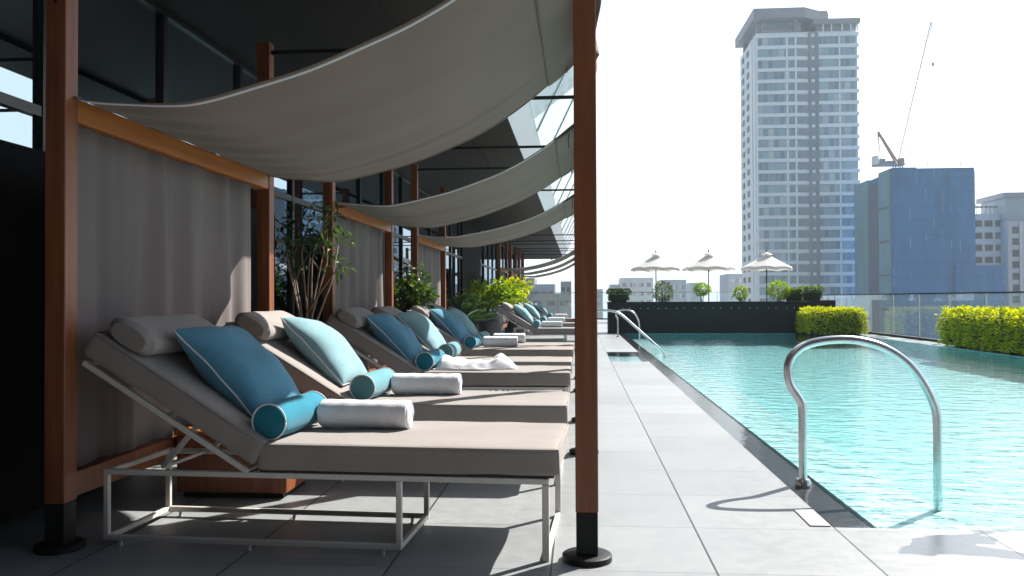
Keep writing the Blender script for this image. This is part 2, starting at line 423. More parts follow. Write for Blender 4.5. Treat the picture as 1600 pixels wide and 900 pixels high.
# ---------------------------------------------------------------- light
SD = Vector((.75, .76, 1.0)).normalized()
sun_d = bpy.data.lights.new('sun', 'SUN'); sun_d.energy = 5.0; sun_d.angle = R(.53); sun_d.color = (1, .955, .88)
sun = bpy.data.objects.new('sun', sun_d); col.objects.link(sun)
sun.rotation_euler = SD.to_track_quat('Z', 'Y').to_euler()
HZ = 8.5
w = bpy.data.worlds.new('World'); scn.world = w; w.use_nodes = True
nt = w.node_tree; nt.nodes.clear()
sky = N(nt, 'ShaderNodeTexSky', sky_type='NISHITA'); sky.sun_disc = False
sky.sun_elevation = math.asin(SD.z); sky.sun_rotation = math.atan2(SD.x, SD.y)
sky.air_density = 1.0; sky.dust_density = 2.0; sky.ozone_density = 1.0
bg = N(nt, 'ShaderNodeBackground', Strength=.05); wo = N(nt, 'ShaderNodeOutputWorld')
# city haze low in the sky, bright ahead, dimmed behind to cut fill
tcw = N(nt, 'ShaderNodeTexCoord'); sw = N(nt, 'ShaderNodeSeparateXYZ'); L(nt, tcw.outputs['Generated'], sw.inputs[0])
band = ramp(nt, sw.outputs[2], [(0, (1, 1, 1)), (.24, (.90, .95, 1)), (.40, (.25, .30, .36)), (.7, (.04, .05, .06))])
dp = N(nt, 'ShaderNodeVectorMath', operation='DOT_PRODUCT'); L(nt, tcw.outputs['Generated'], dp.inputs[0]); dp.inputs[1].default_value = (.25, .968, 0)
az = ramp(nt, math_n(nt, 'ADD', math_n(nt, 'MULTIPLY', dp.outputs['Value'], .5), .5), [(.0, (.05, .05, .055)), (.35, (.30, .32, .34)), (.55, (.34, .36, .38)), (.82, (1, 1, 1))])
mz = N(nt, 'ShaderNodeMixRGB', blend_type='MULTIPLY', Fac=1); L(nt, band, mz.inputs[1]); L(nt, az, mz.inputs[2])
ml = N(nt, 'ShaderNodeMixRGB', blend_type='MULTIPLY', Fac=1); L(nt, mz.outputs[0], ml.inputs[1]); ml.inputs[2].default_value = (HZ, HZ, HZ, 1)
ad = N(nt, 'ShaderNodeMixRGB', blend_type='ADD', Fac=1); L(nt, sky.outputs[0], ad.inputs[1]); L(nt, ml.outputs[0], ad.inputs[2])
L(nt, ad.outputs[0], bg.inputs[0]); L(nt, bg.outputs[0], wo.inputs[0])
scn.view_settings.view_transform = 'Standard'; scn.view_settings.look = 'None'
scn.view_settings.exposure = 1.27; scn.view_settings.gamma = 1
scn.render.engine = 'CYCLES'
scn.cycles.use_denoising = True
scn.cycles.max_bounces = 8; scn.cycles.transparent_max_bounces = 12
scn.cycles.sample_clamp_indirect = 4.0
scn.cycles.caustics_reflective = False; scn.cycles.caustics_refractive = False

# ---------------------------------------------------------------- setting
XI, XO, XR, YN, YF = 1.285, 1.095, 7.35, 3.735, 23.95
CX0, CY0, CY1 = .50, 13.3, 15.66
d = MB()
d.quad(-6, XO, -6, CY0, 0); d.quad(-6, CX0, CY0, CY1, 0); d.quad(-6, XO, CY1, 41, 0)
d.quad(XO, 8.4, -6, YN, 0); d.quad(XR, 8.4, YN, 41, 0); d.quad(XO, XR, YF, 41, 0)
z0 = -.25
for x0, x1, y in ((XO, XI - .002, YN), (CX0, XO, CY0)):
    d.add([(x0, y, 0), (x1, y, 0), (x1, y, z0), (x0, y, z0)], [(0, 1, 2, 3)])
for x0, x1, y in ((XO, XI - .002, YF), (CX0, XO, CY1)):
    d.add([(x0, y, 0), (x1, y, 0), (x1, y, z0), (x0, y, z0)], [(0, 1, 2, 3)])
for y0, y1, x in ((YN, CY0, XO), (CY1, YF, XO), (CY0, CY1, CX0)):
    d.add([(x, y0, 0), (x, y1, 0), (x, y1, z0), (x, y0, z0)], [(0, 1, 2, 3)])
d.box(-6, 8.4, -6, -5.9, -1.2, -.002); d.box(8.36, 8.4, -5.9, 41, -1.2, -.002); d.box(-6, 8.36, 40.96, 41, -1.2, -.002)
tag(d.build('deck', M['deck'], fixn=False), kind='structure')
b = MB()
zb = -.30
b.quad(XI, XR, YN, YF, zb)
for x0, y0, x1, y1 in ((XI, YN, XR, YN), (XR, YN, XR, YF), (XR, YF, XI, YF), (XI, YF, XI, YN)):
    b.add([(x0, y0, zb), (x1, y1, zb), (x1, y1, -.0015), (x0, y0, -.0015)], [(0, 1, 2, 3)])
tag(b.build('pool_basin', M['mosaic']), kind='structure')
st = MB()                                             # underwater steps, near and left; white sky reflection put into their pale colour
st.box(XI + .003, XI + .62, YN + .003, YF - .01, -.298, -.13); 
st.box(XI + .625, XR - .01, YN + .003, YN + .55, -.298, -.13)
tag(st.build('pool_step', M['mosaic_pale']), kind='structure')
tag(MB().quad(XI - .012, XR, YN, YF, -.003).build('pool_water', M['water']), kind='structure')
g = MB(); g.box(XO, XI - .014, YN, YF, -.2, -.016)
g.box(CX0, XO - .003, CY0, CY0 + .16, -.2, -.016); g.box(CX0, XO - .003, CY1 - .16, CY1, -.2, -.016)
tag(g.build('overflow_channel', M['gutter']), kind='structure')
tag(MB().quad(XO, XI - .014, YN, YF, -.006).build('channel_water', M['film']), kind='structure')
tag(MB().box(CX0, XO - .003, CY0 + .164, CY1 - .164, -.2, -.07).build('entry_ramp', M['mosaic_pale']), kind='structure')
tag(MB().quad(CX0, XO, CY0, CY1, -.0055).build('ramp_water', M['film']), kind='structure')
gr = MB(); gr.quad(-6000, 6000, -6000, 9000, -70)
tag(gr.build('city_ground', M['city'], fixn=False), kind='structure')

# access plate in the tiles
ap = MB(); ap.box(1.0, 1.09, 3.74, 4.02, .001, .006)
o = tag(ap.build('access_plate', shade('stone_access_plate', (.42, .42, .41), (.38, .38, .37), .5), bevel=.002), 'small pale rectangular access plate flush in the deck beside the overflow channel', 'access plate')

# ---------------------------------------------------------------- hotel building
hb = tag(empty('hotel_building', (-2.85, 0, 0)), 'dark glazed hotel facade with bronze overhanging ceiling behind the cabanas', 'building')
XG = -2.85
so = MB()
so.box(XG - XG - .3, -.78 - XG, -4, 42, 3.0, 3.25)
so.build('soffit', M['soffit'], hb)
sp = MB()
sp.box(1.45, 1.52, -3.1, 42, 2.955, 2.998)
sp.build('soffit_beam', M['soffit'], hb)
fa = MB()
fa.add([(-.78 - XG + .002, -4, 3.0), (-.78 - XG + .002, 42, 3.0), (-.60 - XG, 42, 3.42), (-.60 - XG, -4, 3.42), (-.78 - XG + .002, -4, 3.42), (-.78 - XG + .002, 42, 3.42)],
       [(0, 1, 2, 3), (3, 2, 5, 4), (0, 3, 4), (1, 5, 2)])
fa.build('fascia', M['fascia'], hb)
for i in range(18):
    y = -3 + i * 2.5
    lv = MB(); lv.add([(-.60 - XG, y, 3.425), (-.60 - XG, y + 2.44, 3.425), (-.08 - XG, y + 2.44, 4.5), (-.08 - XG, y, 4.5)], [(0, 1, 2, 3)])
    lp = lv.build('glass_louvre', M['louvre'], hb, solid=.012)
    fr_ = MB(); fr_.bar((-.60 - XG, y + 2.47, 3.425), (-.08 - XG, y + 2.47, 4.5), .04); fr_.build('louvre_fin', M['fascia'], hb)
ny = 34
for i in range(ny):
    y = -2.2 + i * 1.28
    if 20.1 < y + .64 < 23.7: continue
    for z0, z1 in ((.06, 1.97), (2.03, 2.96)):
        MB().box(-.02, 0, y + .03, y + 1.25, z0, z1).build('window', M['facade_glass'], hb)
mu = MB()
for i in range(ny + 1):
    y = -2.2 + i * 1.28
    mu.box(-.05, .03, y - .028, y + .028, 0, 2.998)
mu.box(-.05, .025, -2.2, 41.3, 1.972, 2.028); mu.box(-.05, .026, -2.2, 41.3, 0, .058); mu.box(-.05, .026, -2.2, 41.3, 2.961, 2.996)
mu.build('mullions', M['mullion'], hb)
MB().box(-.06, .034, 20.0, 23.8, .002, 2.997).build('black_panel', M['darkstone'], hb)
MB().box(-3, -.35, -4, 42, -.5, 30).build('wall', M['bldg_grey'], hb)
MB().box(-.345, 12, -3.6, -3.2, .002, 14).build('fill_block_wall', M['darkstone'], hb)  # unseen wall added behind the camera to cut sky fill

dw = MB(); dw.box(-2.68, -2.58, 1.2, 6.9, .002, 1.725)
tag(dw.build('screen_wall', M['darkstone'], bevel=.006), 'low black screen wall between the nearest cabana and the hotel glass', 'wall')

# ---------------------------------------------------------------- cabanas
BD = 2.2
def make_cabana():
    t = empty('cabana_frame')
    for x, y in ((-2.09, .0), (-2.09, BD), (.025, .0), (.025, BD)):
        pm = MB(); pm.box(x - .043, x + .043, y - .043, y + .043, .19, 2.72)
        po = pm.build('post', M['wood'], t, bevel=.003)
        s = MB(); s.box(x - .041, x + .041, y - .041, y + .041, .028, .1895); s.build('post_shoe', M['black'], po, bevel=.002)
        s = MB(); s.lathe([(.04, .0265), (.088, .0265), (.095, .022), (.095, .001)], 40, (x, y, 0)); s.build('base_plate', M['black'], po, smooth=True)
        s = MB()
        for zz in (2.50, 2.2):
            for k in (-1,): s.lathe([(.001, -.046), (.007, -.046), (.007, -.043)], 10, (x, y, zz), ax='y')
        s.build('bolt', M['black'], po)
    MB().box(-2.128, -2.052, .046, BD - .046, 1.735, 1.83).build('side_beam', M['wood_y'], t, bevel=.003)
    MB().box(-2.125, -2.055, .046, BD - .046, .20, .30).build('bottom_rail', M['wood'], t, bevel=.003)  # darker timber colour puts the shade on this rail into the surface
    MB().tube([(.025, .044, 2.56), (.025, BD - .044, 2.56)], .02, 12).build('canopy_pole', M['wood_y'], t, smooth=True)
    for y in (.0, BD):
        MB().bar((-2.045, y, 2.655), (-.02, y, 2.655), .025).build('tie_rod', M['black'], t)
    return t
PX = [(-2.06, 1.838), (-2.03, 1.822), (-1.9, 1.800), (-1.7, 1.784), (-1.54, 1.790), (-1.275, 1.850), (-1.07, 1.905), (-.86, 1.985), (-.656, 2.075), (-.43, 2.21), (-.22, 2.37), (-.06, 2.515), (.025, 2.586)]
def prof(x):
    if x <= PX[0][0]: return PX[0][1]
    for i in range(len(PX) - 1):
        (x0, z0), (x1, z1) = PX[i], PX[i + 1]
        if x <= x1:
            m0 = (PX[i + 1][1] - PX[max(i - 1, 0)][1]) / (PX[i + 1][0] - PX[max(i - 1, 0)][0])
            j = min(i + 2, len(PX) - 1); m1 = (PX[j][1] - z0) / (PX[j][0] - x0)
            h = x1 - x0; t = (x - x0) / h
            return (2*t**3 - 3*t*t + 1) * z0 + (t**3 - 2*t*t + t) * h * m0 + (-2*t**3 + 3*t*t) * z1 + (t**3 - t*t) * h * m1
    return PX[-1][1]
def make_canopy(seed, sag=1.0):
    def zz(x): q_ = prof(x); return q_ if q_ < 1.8 else 1.8 + (q_ - 1.8) * sag
    dz0 = (sag - 1) * .786
    def surf(u, v, lo=0.0):
        x = -2.06 + u * (.025 + 2.06); y = .01 + v * (BD - .02)
        z = zz(x)
        s = math.sin(math.pi * min(1, max(0, u)))
        q = noise.noise(Vector((x * .7, y * 2.6, seed * 9.1)))
        z += q * .016 * s
        # long shallow creases that run from beam to pole, and gather wrinkles near the beam
        cr = .82 + .04 * math.sin(u * 2.2 + seed)
        z -= .012 * s * math.exp(-((v - cr) / .012) ** 2) - .006 * s * math.exp(-((v - cr + .03) / .02) ** 2)
        z += .008 * math.exp(-((u - .12) / .09) ** 2) * math.sin(v * 46 + 3 * noise.noise(Vector((x, y, seed))))
        z += (v - .5) ** 2 * .03 * s
        z += .010 * s * math.sin(v * 9 + seed * 2) * (.4 + u)
        return (x, y, z - lo)
    m = MB(); m.grid(lambda u, v: surf(u, v), 70, 60)
    c = m.build('shade_canopy', M['canopy'], None, smooth='all', solid=.004)
    h = MB()                                         # cloth turned back under itself at the pole
    h.grid(lambda u, v: (lambda q: (q[0], q[1], q[2] - .010 - .018 * math.sin(u * 3.1)))(surf(.895 + .105 * u, v)), 10, 40)
    h.build('turned_hem', M['canopy'], c, smooth='all', solid=.004)
    h = MB()                                         # loose end hanging down outside the pole
    def flap(u, v):
        y = .06 + v * (BD - .12); dz = (.24 + .07 * math.sin(v * 11 + seed) + .04 * math.sin(v * 27)) * (.55 + .6 * v)
        return (.030 + .025 * math.sin(u * math.pi * .5) + u * .045 + .015 * math.sin(v * 30 + u * 2), y, 2.588 + dz0 - u * dz + .012 * math.sin(math.pi * u))
    h.grid(flap, 8, 60); h.build('hanging_end', M['canopy'], c, smooth='all', solid=.004)
    h = MB()
    h.tube([(-.02, .10, 2.55 + dz0), (-.07, .11, 2.50 + dz0), (-.085, .105, 2.43 + dz0), (-.08, .11, 2.36 + dz0)], .006, 6)
    h.build('tie_ribbon', M['curtain'], c, smooth='all'); h = MB()
    h.tube([(-.01, BD - .12, 2.55 + dz0), (-.06, BD - .11, 2.52 + dz0), (-.075, BD - .12, 2.44 + dz0)], .006, 6)
    h.build('tie_ribbon', M['curtain'], c, smooth='all')
    for v in (.014, .986):
        e = MB()
        e.tube([tuple(Vector(surf(i / 60, v)) + Vector((0, 0, -.002))) for i in range(61)], .007, 6)
        e.build('hem_edge', M['piping'] if v < .5 else M['canopy'], c, smooth='all')  # near edge coloured white to paint the sunlit hem line
    return c
def make_curtain(seed):
    def fn(u, v):
        y = .07 + u * (BD - .34); z = .305 + v * 1.428
        amp = .010 + .028 * min(1, u * 1.2)
        ph = u * 34 + 1.5 * noise.noise(Vector((u * 4, seed, v * .5)))
        x = -2.098 + amp * math.sin(ph) * (.45 + .55 * (1 - v)) + .012 * noise.noise(Vector((u * 22, v * 1.2, seed)))
        return (x, y + .012 * math.sin(ph * .5 + v * 2), z)
    m = MB(); m.grid(fn, 150, 14)
    return m.build('curtain', M['curtain'], None, smooth='all', solid=.003)
cab0 = make_cabana()
CY = [3.21, 6.83, 10.47, 21.6, 25.2, 28.8]
where = ['nearest the camera, around the front pair of loungers', 'second from the camera, behind the multi stemmed shrub', 'third from the camera, behind the bushy potted plant',
         'first of the distant three, beyond the black wall panel', 'middle of the distant three cabanas', 'farthest of all the cabanas along the hotel front']
short = ['nearest cabana', 'second cabana from the camera', 'third cabana from the camera', 'first distant cabana past the black panel', 'middle distant cabana', 'farthest cabana']
SAG = [1.0, .87, .72, .72, .72, .72]
can0 = [make_canopy(1), make_canopy(2, SAG[1]), make_canopy(3, SAG[2])]
cur0 = [make_curtain(1), make_curtain(2)]
for i, y in enumerate(CY):
    c = cab0 if i == 0 else copy_tree(cab0)
    c.location = (0, y, 0)
    for q_ in kids(c):
        if q_.name.startswith('canopy_pole'): q_.location.z = (SAG[i] - 1) * .786
    tag(c, 'brown timber cabana frame, ' + where[i], 'cabana', 'timber cabanas along the terrace')
    k = can0[i] if i < 3 else copy_tree(can0[2])
    k.location = (0, y, 0)
    tag(k, 'taupe canvas shade sagging over the ' + short[i], 'canopy', 'canvas shades slung over the cabanas')
    k = cur0[i] if i < 2 else copy_tree(cur0[i % 2])
    k.location = (0, y, 0)
    tag(k, 'grey taupe side curtain hanging in folds in the ' + short[i], 'curtain', 'side curtains of the cabanas')

# ---------------------------------------------------------------- loungers
def soft_box(lx, ly, lz, r, puff=.0, n=14, seed=0, wr=.003):
    """upholstered block 0..lx, 0..ly, 0..lz with soft edges"""
    bm = bmesh.new()
    bmesh.ops.create_cube(bm, size=2)
    bmesh.ops.subdivide_edges(bm, edges=bm.edges, cuts=n, use_grid_fill=True)
    h = Vector((lx / 2, ly / 2, lz / 2)); out = MB()
    def warp(t, half):      # put more vertices near the edges
        return math.sin(t * math.pi / 2) * half
    for v in bm.verts:
        p = Vector((warp(v.co.x, h.x), warp(v.co.y, h.y), warp(v.co.z, h.z)))
        q = Vector([max(-h[i] + r, min(h[i] - r, p[i])) for i in range(3)])
        dd = p - q
        if dd.length > 1e-9: p = q + dd.normalized() * r
        kx = 1 - (p.x / h.x) ** 2; ky = 1 - (p.y / h.y) ** 2
        kx = max(0, kx) ** .5; ky = max(0, ky) ** .5
        if p.z > 0: p.z += puff * kx * ky
        wv = Vector((p.x * 6, p.y * 6, p.z * 6 + seed * 7))
        p += Vector((noise.noise(wv), noise.noise(wv + Vector((31, 0, 0))), noise.noise(wv + Vector((0, 47, 0))))) * wr
        v.co = p + h
    bm.verts.index_update()
    out.add([v.co[:] for v in bm.verts], [[q.index for q in fa_.verts] for fa_ in bm.faces])
    bm.free()
    return out
ANG = math.atan2(.52, .854)
DV = Vector((-math.cos(ANG), 0, math.sin(ANG))); NV = Vector((math.sin(ANG), 0, math.cos(ANG)))
HG = Vector((-1.185, 0, .322))
def on_back(mb, s0, n0):
    """map local (s along the back, y, n off it) to lounger space"""
    mb.v = [tuple(HG + DV * (s0 + x) + NV * (n0 + z) + Vector((0, y, 0))) for x, y, z in mb.v]
    return mb
def make_lounger():
    t = empty('sun_lounger')
    w_ = .022
    fr = MB()
    fr.bar((-1.82, 0, .302), (.0, 0, .302), w_); fr.bar((-1.18, .66, .302), (.0, .66, .302), w_)
    fr.bar((-1.82, .47, .302), (-1.19, .47, .302), w_)
    for x in (-1.809, -1.19, -.011): fr.bar((x, .011, .3015), (x, .648 if x > -1.5 else .459, .3015), w_ - .001)
    fr.build('frame', M['cream'], t, bevel=.0025)
    for x, y in ((-1.809, 0), (-.585, 0), (-1.809, .47), (-.585, .47)):
        l = MB(); l.bar((x, y, .046), (x, y, .2905), w_); l.build('leg', M['cream'], t, bevel=.0025)
    for y in (0, .66):
        l = MB(); l.bar((-.0115, y, .0), (-.0115, y, .2905), w_ + .004); l.build('leg', M['cream'], t, bevel=.0025)
    sk = MB()
    sk.bar((-1.82, 0, .034), (-.574, 0, .034), w_); sk.bar((-1.82, .47, .034), (-.574, .47, .034), w_)
    for x in (-1.809, -.585): sk.bar((x, .011, .0335), (x, .459, .0335), w_ - .001)
    sk.build('base_frame', M['cream'], t, bevel=.0025)
    MB().bar((-.0115, .012, .011), (-.0115, .648, .011), w_).build('foot_rail', M['cream'], t, bevel=.0025)
    for x, y in ((-1.2, 0), (-1.75, .47), (-1.2, .47), (-.65, 0), (-.65, .47), (-1.75, 0)):
        MB().lathe([(.008, .0), (.008, .024)], 10, (x, y, 0)).build('glide', M['cream'], t)
    bf = MB()
    for y in (0.0, .66): bf.bar((-1.2, y, .312), tuple(Vector((-1.2, y, .312)) + DV * .835), w_)
    for s in (.012, .42, .824):
        q = Vector((-1.2, 0, .312)) + DV * s
        bf.bar(tuple(q + Vector((0, .012, 0))), tuple(q + Vector((0, .648, 0))), w_ - .002)
    bfo = bf.build('backrest_frame', M['cream'], t, bevel=.0025)
    pr = MB()
    for y in (.11, .55): 
        q = Vector((-1.2, y, .300)) + DV * .33
        pr.bar(tuple(q), (-1.63, y, .300), .02)
    pr.bar((-1.63, .11, .300), (-1.63, .55, .300), .014)
    pr.build('prop', M['cream'], bfo, bevel=.002)
    se = soft_box(1.205, .685, .105, .018, .006, 22, 1, .005); se.v = [(x - 1.165, y - .012, z + .322) for x, y, z in se.v]
    so_ = se.build('seat_cushion', M['taupe'], t, smooth='all')
    def ring(x0, x1, y0, y1, z, rc):
        P_ = []
        for cx, cy, a0 in ((x1 - rc, y1 - rc, 0), (x0 + rc, y1 - rc, 90), (x0 + rc, y0 + rc, 180), (x1 - rc, y0 + rc, 270)):
            for k in range(6): P_.append((cx + rc * math.cos(R(a0 + k * 18)), cy + rc * math.sin(R(a0 + k * 18)), z + .0015 * math.sin(cx * 9 + k + cy * 7)))
        return P_ + [P_[0]]
    pp_ = MB(); pp_.tube(ring(-1.162, .037, -.009, .670, .4215, .02), .0042, 6); pp_.build('piping', M['taupe'], so_, smooth='all')
    MB().box(-1.16, .02, .003, .66, .3135, .323).build('seat_platform', M['taupe_dark'], t)
    bc = on_back(soft_box(.87, .685, .108, .022, .006, 22, 2, .005), .0, .012); bc.v = [(x, y - .012, z) for x, y, z in bc.v]
    bo_ = bc.build('back_cushion', M['taupe'], t, smooth='all')
    pp_ = on_back(MB().tube(ring(.003, .867, .003, .682, .103, .024), .0042, 6), .0, .012); pp_.v = [(x, y - .012, z) for x, y, z in pp_.v]; pp_.build('piping', M['taupe'], bo_, smooth='all')
    hd = MB()
    n = 28
    pro = []
    for k in range(9):
        th = math.pi / 2 * k / 8
        pro.append(th)
    def hr(u, v):
        a_ = 2 * math.pi * u; yy = v * .64
        e = min(yy, .64 - yy) / .03; k = 1 if e >= 1 else (1 - (1 - e) ** 2) ** .5 if e > 0 else 0
        k = .72 + .28 * k if 0 < v < 1 else (.72 if k == 0 else k)
        sx_ = .112 * (abs(math.cos(a_)) ** .8) * (1 if math.cos(a_) > 0 else -1)
        sz_ = .056 * (abs(math.sin(a_)) ** .8) * (1 if math.sin(a_) > 0 else -1)
        q = noise.noise(Vector((math.cos(a_) * 1.5, yy * 6, math.sin(a_)))) * .004
        return (.735 + sx_ * k, .0 + yy + .008, .120 + .052 + (sz_ + q) * k)
    hd.grid(hr, n, 24)
    b0 = len(hd.v); 
    hd.f.append(tuple(range(n - 1, -1, -1))); hd.mi.append(0)
    hd.f.append(tuple(24 * (n + 1) + k for k in range(n))); hd.mi.append(0)
    on_back(hd, 0, 0).build('headrest', M['taupe'], t, smooth=True)
    return t
def make_pillow(mf, name='cushion', S=.268, T=.112, seed=0):
    m = MB(); n = 26
    def out(u, v):
        x = S * u * (1 - .075 * (1 - v * v)) ; y = S * v * (1 - .075 * (1 - u * u))
        return x, y
    def fn(sgn):
        def g_(i, j):
            u, v = math.sin((i * 2 - 1) * math.pi / 2), math.sin((j * 2 - 1) * math.pi / 2)
            x, y = out(u, v)
            k = max(0, (1 - u * u) * (1 - v * v)) ** .42
            z = sgn * T * k * (1 + .18 * noise.noise(Vector((u * 1.6, v * 1.6, seed + sgn))))
            z += .010 * noise.noise(Vector((u * 2, v * 2, seed * 3 + 9)))
            z -= sgn * .010 * k * math.exp(-((abs(u) - .55 + .2 * v) / .08) ** 2) * (.5 + .5 * noise.noise(Vector((v * 3, seed, 0))))
            return (x, y, z)
        return g_
    m.grid(fn(1), n, n); m.grid(fn(-1), n, n)
    p_ = m.build(name, mf, None, smooth='all')
    pts = []
    seq = [(t_, -1) for t_ in [i / 14 * 2 - 1 for i in range(14)]] + [(1, i / 14 * 2 - 1) for i in range(14)] + [(1 - i / 14 * 2, 1) for i in range(14)] + [(-1, 1 - i / 14 * 2) for i in range(15)]
    for u, v in seq:
        x, y = out(u, v); pts.append((x, y, .010 * noise.noise(Vector((u * 2, v * 2, seed * 3 + 9)))))
    q = MB(); q.tube(pts, .0042, 6); q.build('piping', M['piping'], p_, smooth='all')
    return p_
def make_bolster(mf, Lb=.46, r=.071, seed=0):
    m = MB(); n = 28
    pf = [(r * .3, -.002), (r * .75, -.001), (r * .96, .002), (r, .008)] + [(r * (1 + .05 * math.sin(math.pi * i / 10)), .008 + (Lb - .016) * i / 10) for i in range(1, 10)] + [(r, Lb - .008), (r * .96, Lb - .002), (r * .75, Lb + .001), (r * .3, Lb + .002)]
    m.lathe(pf, n, ax='y')
    m.v = [tuple(Vector(v_) + Vector((1, 0, 1)) * .004 * noise.noise(Vector(v_) * 14 + Vector((seed, 0, 0)))) for v_ in m.v]
    b_ = m.build('bolster', mf, None, smooth=True)
    for y in (.002, Lb - .002):
        q = MB(); q.tube([((r + .001) * math.cos(k * math.pi / 16), y, (r + .001) * math.sin(k * math.pi / 16)) for k in range(33)], .0038, 6); q.build('piping', M['piping'], b_, smooth='all')
    return b_
def make_towel(Lt=.40, r=.064, seed=0):
    m = MB(); n = 40
    pf = []
    nr = 9
    for i in range(nr * 2):
        rr = r * .93 * (i + 1) / (nr * 2); pf.append((rr, .004 * (1 if i % 2 else -.9) - .004 * (1 - i / nr / 2)))
    pf += [(r * .985, .004), (r, .014)] + [(r * (1 + .02 * math.sin(i * 1.7 + seed)), .014 + (Lt - .028) * i / 16) for i in range(1, 16)] + [(r, Lt - .014), (r * .985, Lt - .004)]
    for i in range(nr * 2 - 1, -1, -1):
        rr = r * .93 * (i + 1) / (nr * 2); pf.append((rr, Lt + (.004 * (-1 if i % 2 else .9)) + .004 * (1 - i / nr / 2)))
    m.lathe(pf, n, ax='x')
    vs = []
    for v_ in m.v:
        p_ = Vector(v_); th = math.atan2(p_.z, p_.y)
        k = 1 + .035 * noise.noise(Vector((p_.x * 9, math.cos(th) * 1.3, math.sin(th) * 1.3 + seed)))
        rad = (p_.y ** 2 + p_.z ** 2) ** .5
        if rad > r * .9:                      # the loose outer edge of the rolled cloth
            dth = (th + .5) % (2 * math.pi); k += .045 * max(0, 1 - dth / 1.0)
        vs.append((p_.x + .006 * noise.noise(p_ * 20), p_.y * k, p_.z * k * .97))
    m.v = vs
    return m.build('towel', M['towel'], None, smooth=True)
def make_draped():
    def fn(u, v):
        x = -1.06 + .66 * u; wd = .19 + .05 * math.sin(u * 5) - .05 * u
        y = .28 + (v - .5) * 2 * wd + .03 * math.sin(u * 7)
        e = 1 - abs(v * 2 - 1) ** 4; e2 = min(1, u * 10, (1 - u) * 14)
        lump = .05 + .035 * noise.noise(Vector((u * 4, v * 3, 2))) + .02 * noise.noise(Vector((u * 9, v * 8, 5))) + .075 * math.exp(-((u - .80) / .09) ** 2) * (1 - abs(v - .6)) + .05 * math.exp(-((u - .1) / .12) ** 2)
        return (x, y, .432 + max(.004, lump * e * e2))
    m = MB(); m.grid(fn, 60, 36)
    return m.build('towel', M['towel'], None, smooth='all', solid=.012)
def inst(proto, first, loc, rot):
    o_ = proto if first else copy_tree(proto)
    o_.location = loc; o_.rotation_euler = rot
    return o_
lg0 = make_lounger()
pil = {'t': make_pillow(M['teal'], seed=1), 'a': make_pillow(M['aqua'], seed=2)}
bol = {'t': make_bolster(M['teal_bolster']), 'a': make_bolster(M['aqua_bolster'], seed=3)}
twl = make_towel()
used = set()
LG = [  # x, y, rz, colour, label, pillow y, bolster shift, towel (dx, dy, rz) or 'd'
    (-.120, 3.185, -2.6, 't', 'nearest the camera', .225, (0, 0), (0, 0, -2)),
    (-.105, 4.495, -.3, 'a', 'second from the camera', .235, (.03, .03), (.035, .02, -1)),
    (-.11, 6.48, .3, 't', 'third from the camera, with the crumpled towel', .19, (.02, .02), 'd'),
    (-.11, 7.60, 0, 'a', 'fourth from the camera', .2, (0, .05), None),
    (-.11, 9.42, .4, 't', 'fifth from the camera', .2, (0, 0), (.02, .0, 0)),
    (-.11, 10.25, 0, 'a', 'sixth from the camera', .2, (0, .02), (.05, .03, 2)),
    (.30, 16.1, 0, 'a', 'seventh from the camera, beside the dark urn', .2, (0, 0), (0, 0, 0)),
    (.28, 19.5, .5, 'a', 'eighth from the camera, past the dark urn', .2, (0, 0), (.02, 0, 0)),
    (.28, 24.0, 0, 'a', 'farthest from the camera', .2, (0, 0), (0, 0, 0)),
]
for i, (x, y, rz, cc, lb, py, bs_, tw) in enumerate(LG):
    o = inst(lg0, i == 0, (x, y, 0), (0, 0, R(rz)))
    tag(o, 'taupe sun lounger with cream frame, ' + lb, 'sun lounger', 'sun loungers in a row on the deck')
    mt = Matrix.Translation((x, y, 0)) @ Matrix.Rotation(R(rz), 4, 'Z')
    def put(proto, key, lm, label, cat, grp):
        o_ = proto if key not in used else copy_tree(proto)
        used.add(key)
        mm = mt @ lm
        o_.location = mm.to_translation(); o_.rotation_euler = mm.to_euler()
        tag(o_, label, cat, grp)
    cn = 'deep teal' if cc == 't' else 'light teal'
    # cushion leans back along the backrest and on the headrest
    ax = Vector((-.70, 0, .714)); nn = Vector((.714, 0, .70))
    lm = Matrix(((ax.x, 0, nn.x, -1.405), (0, -1, 0, py + .165), (ax.z, 0, nn.z, .684), (0, 0, 0, 1)))
    lm = lm @ Matrix.Rotation(R(random.uniform(-7, 7) if i else 0), 4, 'Z') @ Matrix.Rotation(R(random.uniform(-5, 5) if i else 0), 4, 'X')
    put(pil[cc], 'p' + cc, lm, cn + ' square cushion on the sun lounger ' + lb, 'cushion', 'square cushions on the loungers')
    lm = Matrix.Translation((-1.138 + bs_[0], .045 + bs_[1], .427 + .079)) @ Matrix.Rotation(R(random.uniform(-3, 1)), 4, 'Z')
    put(bol[cc], 'b' + cc, lm, cn + ' round bolster on the sun lounger ' + lb, 'bolster', 'round bolsters on the loungers')
    if tw == 'd':
        o_ = make_draped()
        o_.location = (x, y, 0); o_.rotation_euler = (0, 0, R(rz))
        tag(o_, 'crumpled white towel lying unrolled on the third sun lounger', 'towel')
    elif tw:
        lm = Matrix.Translation((-1.04 + tw[0], .40 + tw[1], .427 + .068)) @ Matrix.Rotation(R(tw[2]), 4, 'Z')
        put(twl, 'w', lm, 'rolled white towel on the sun lounger ' + lb, 'towel', 'rolled white towels on the loungers')

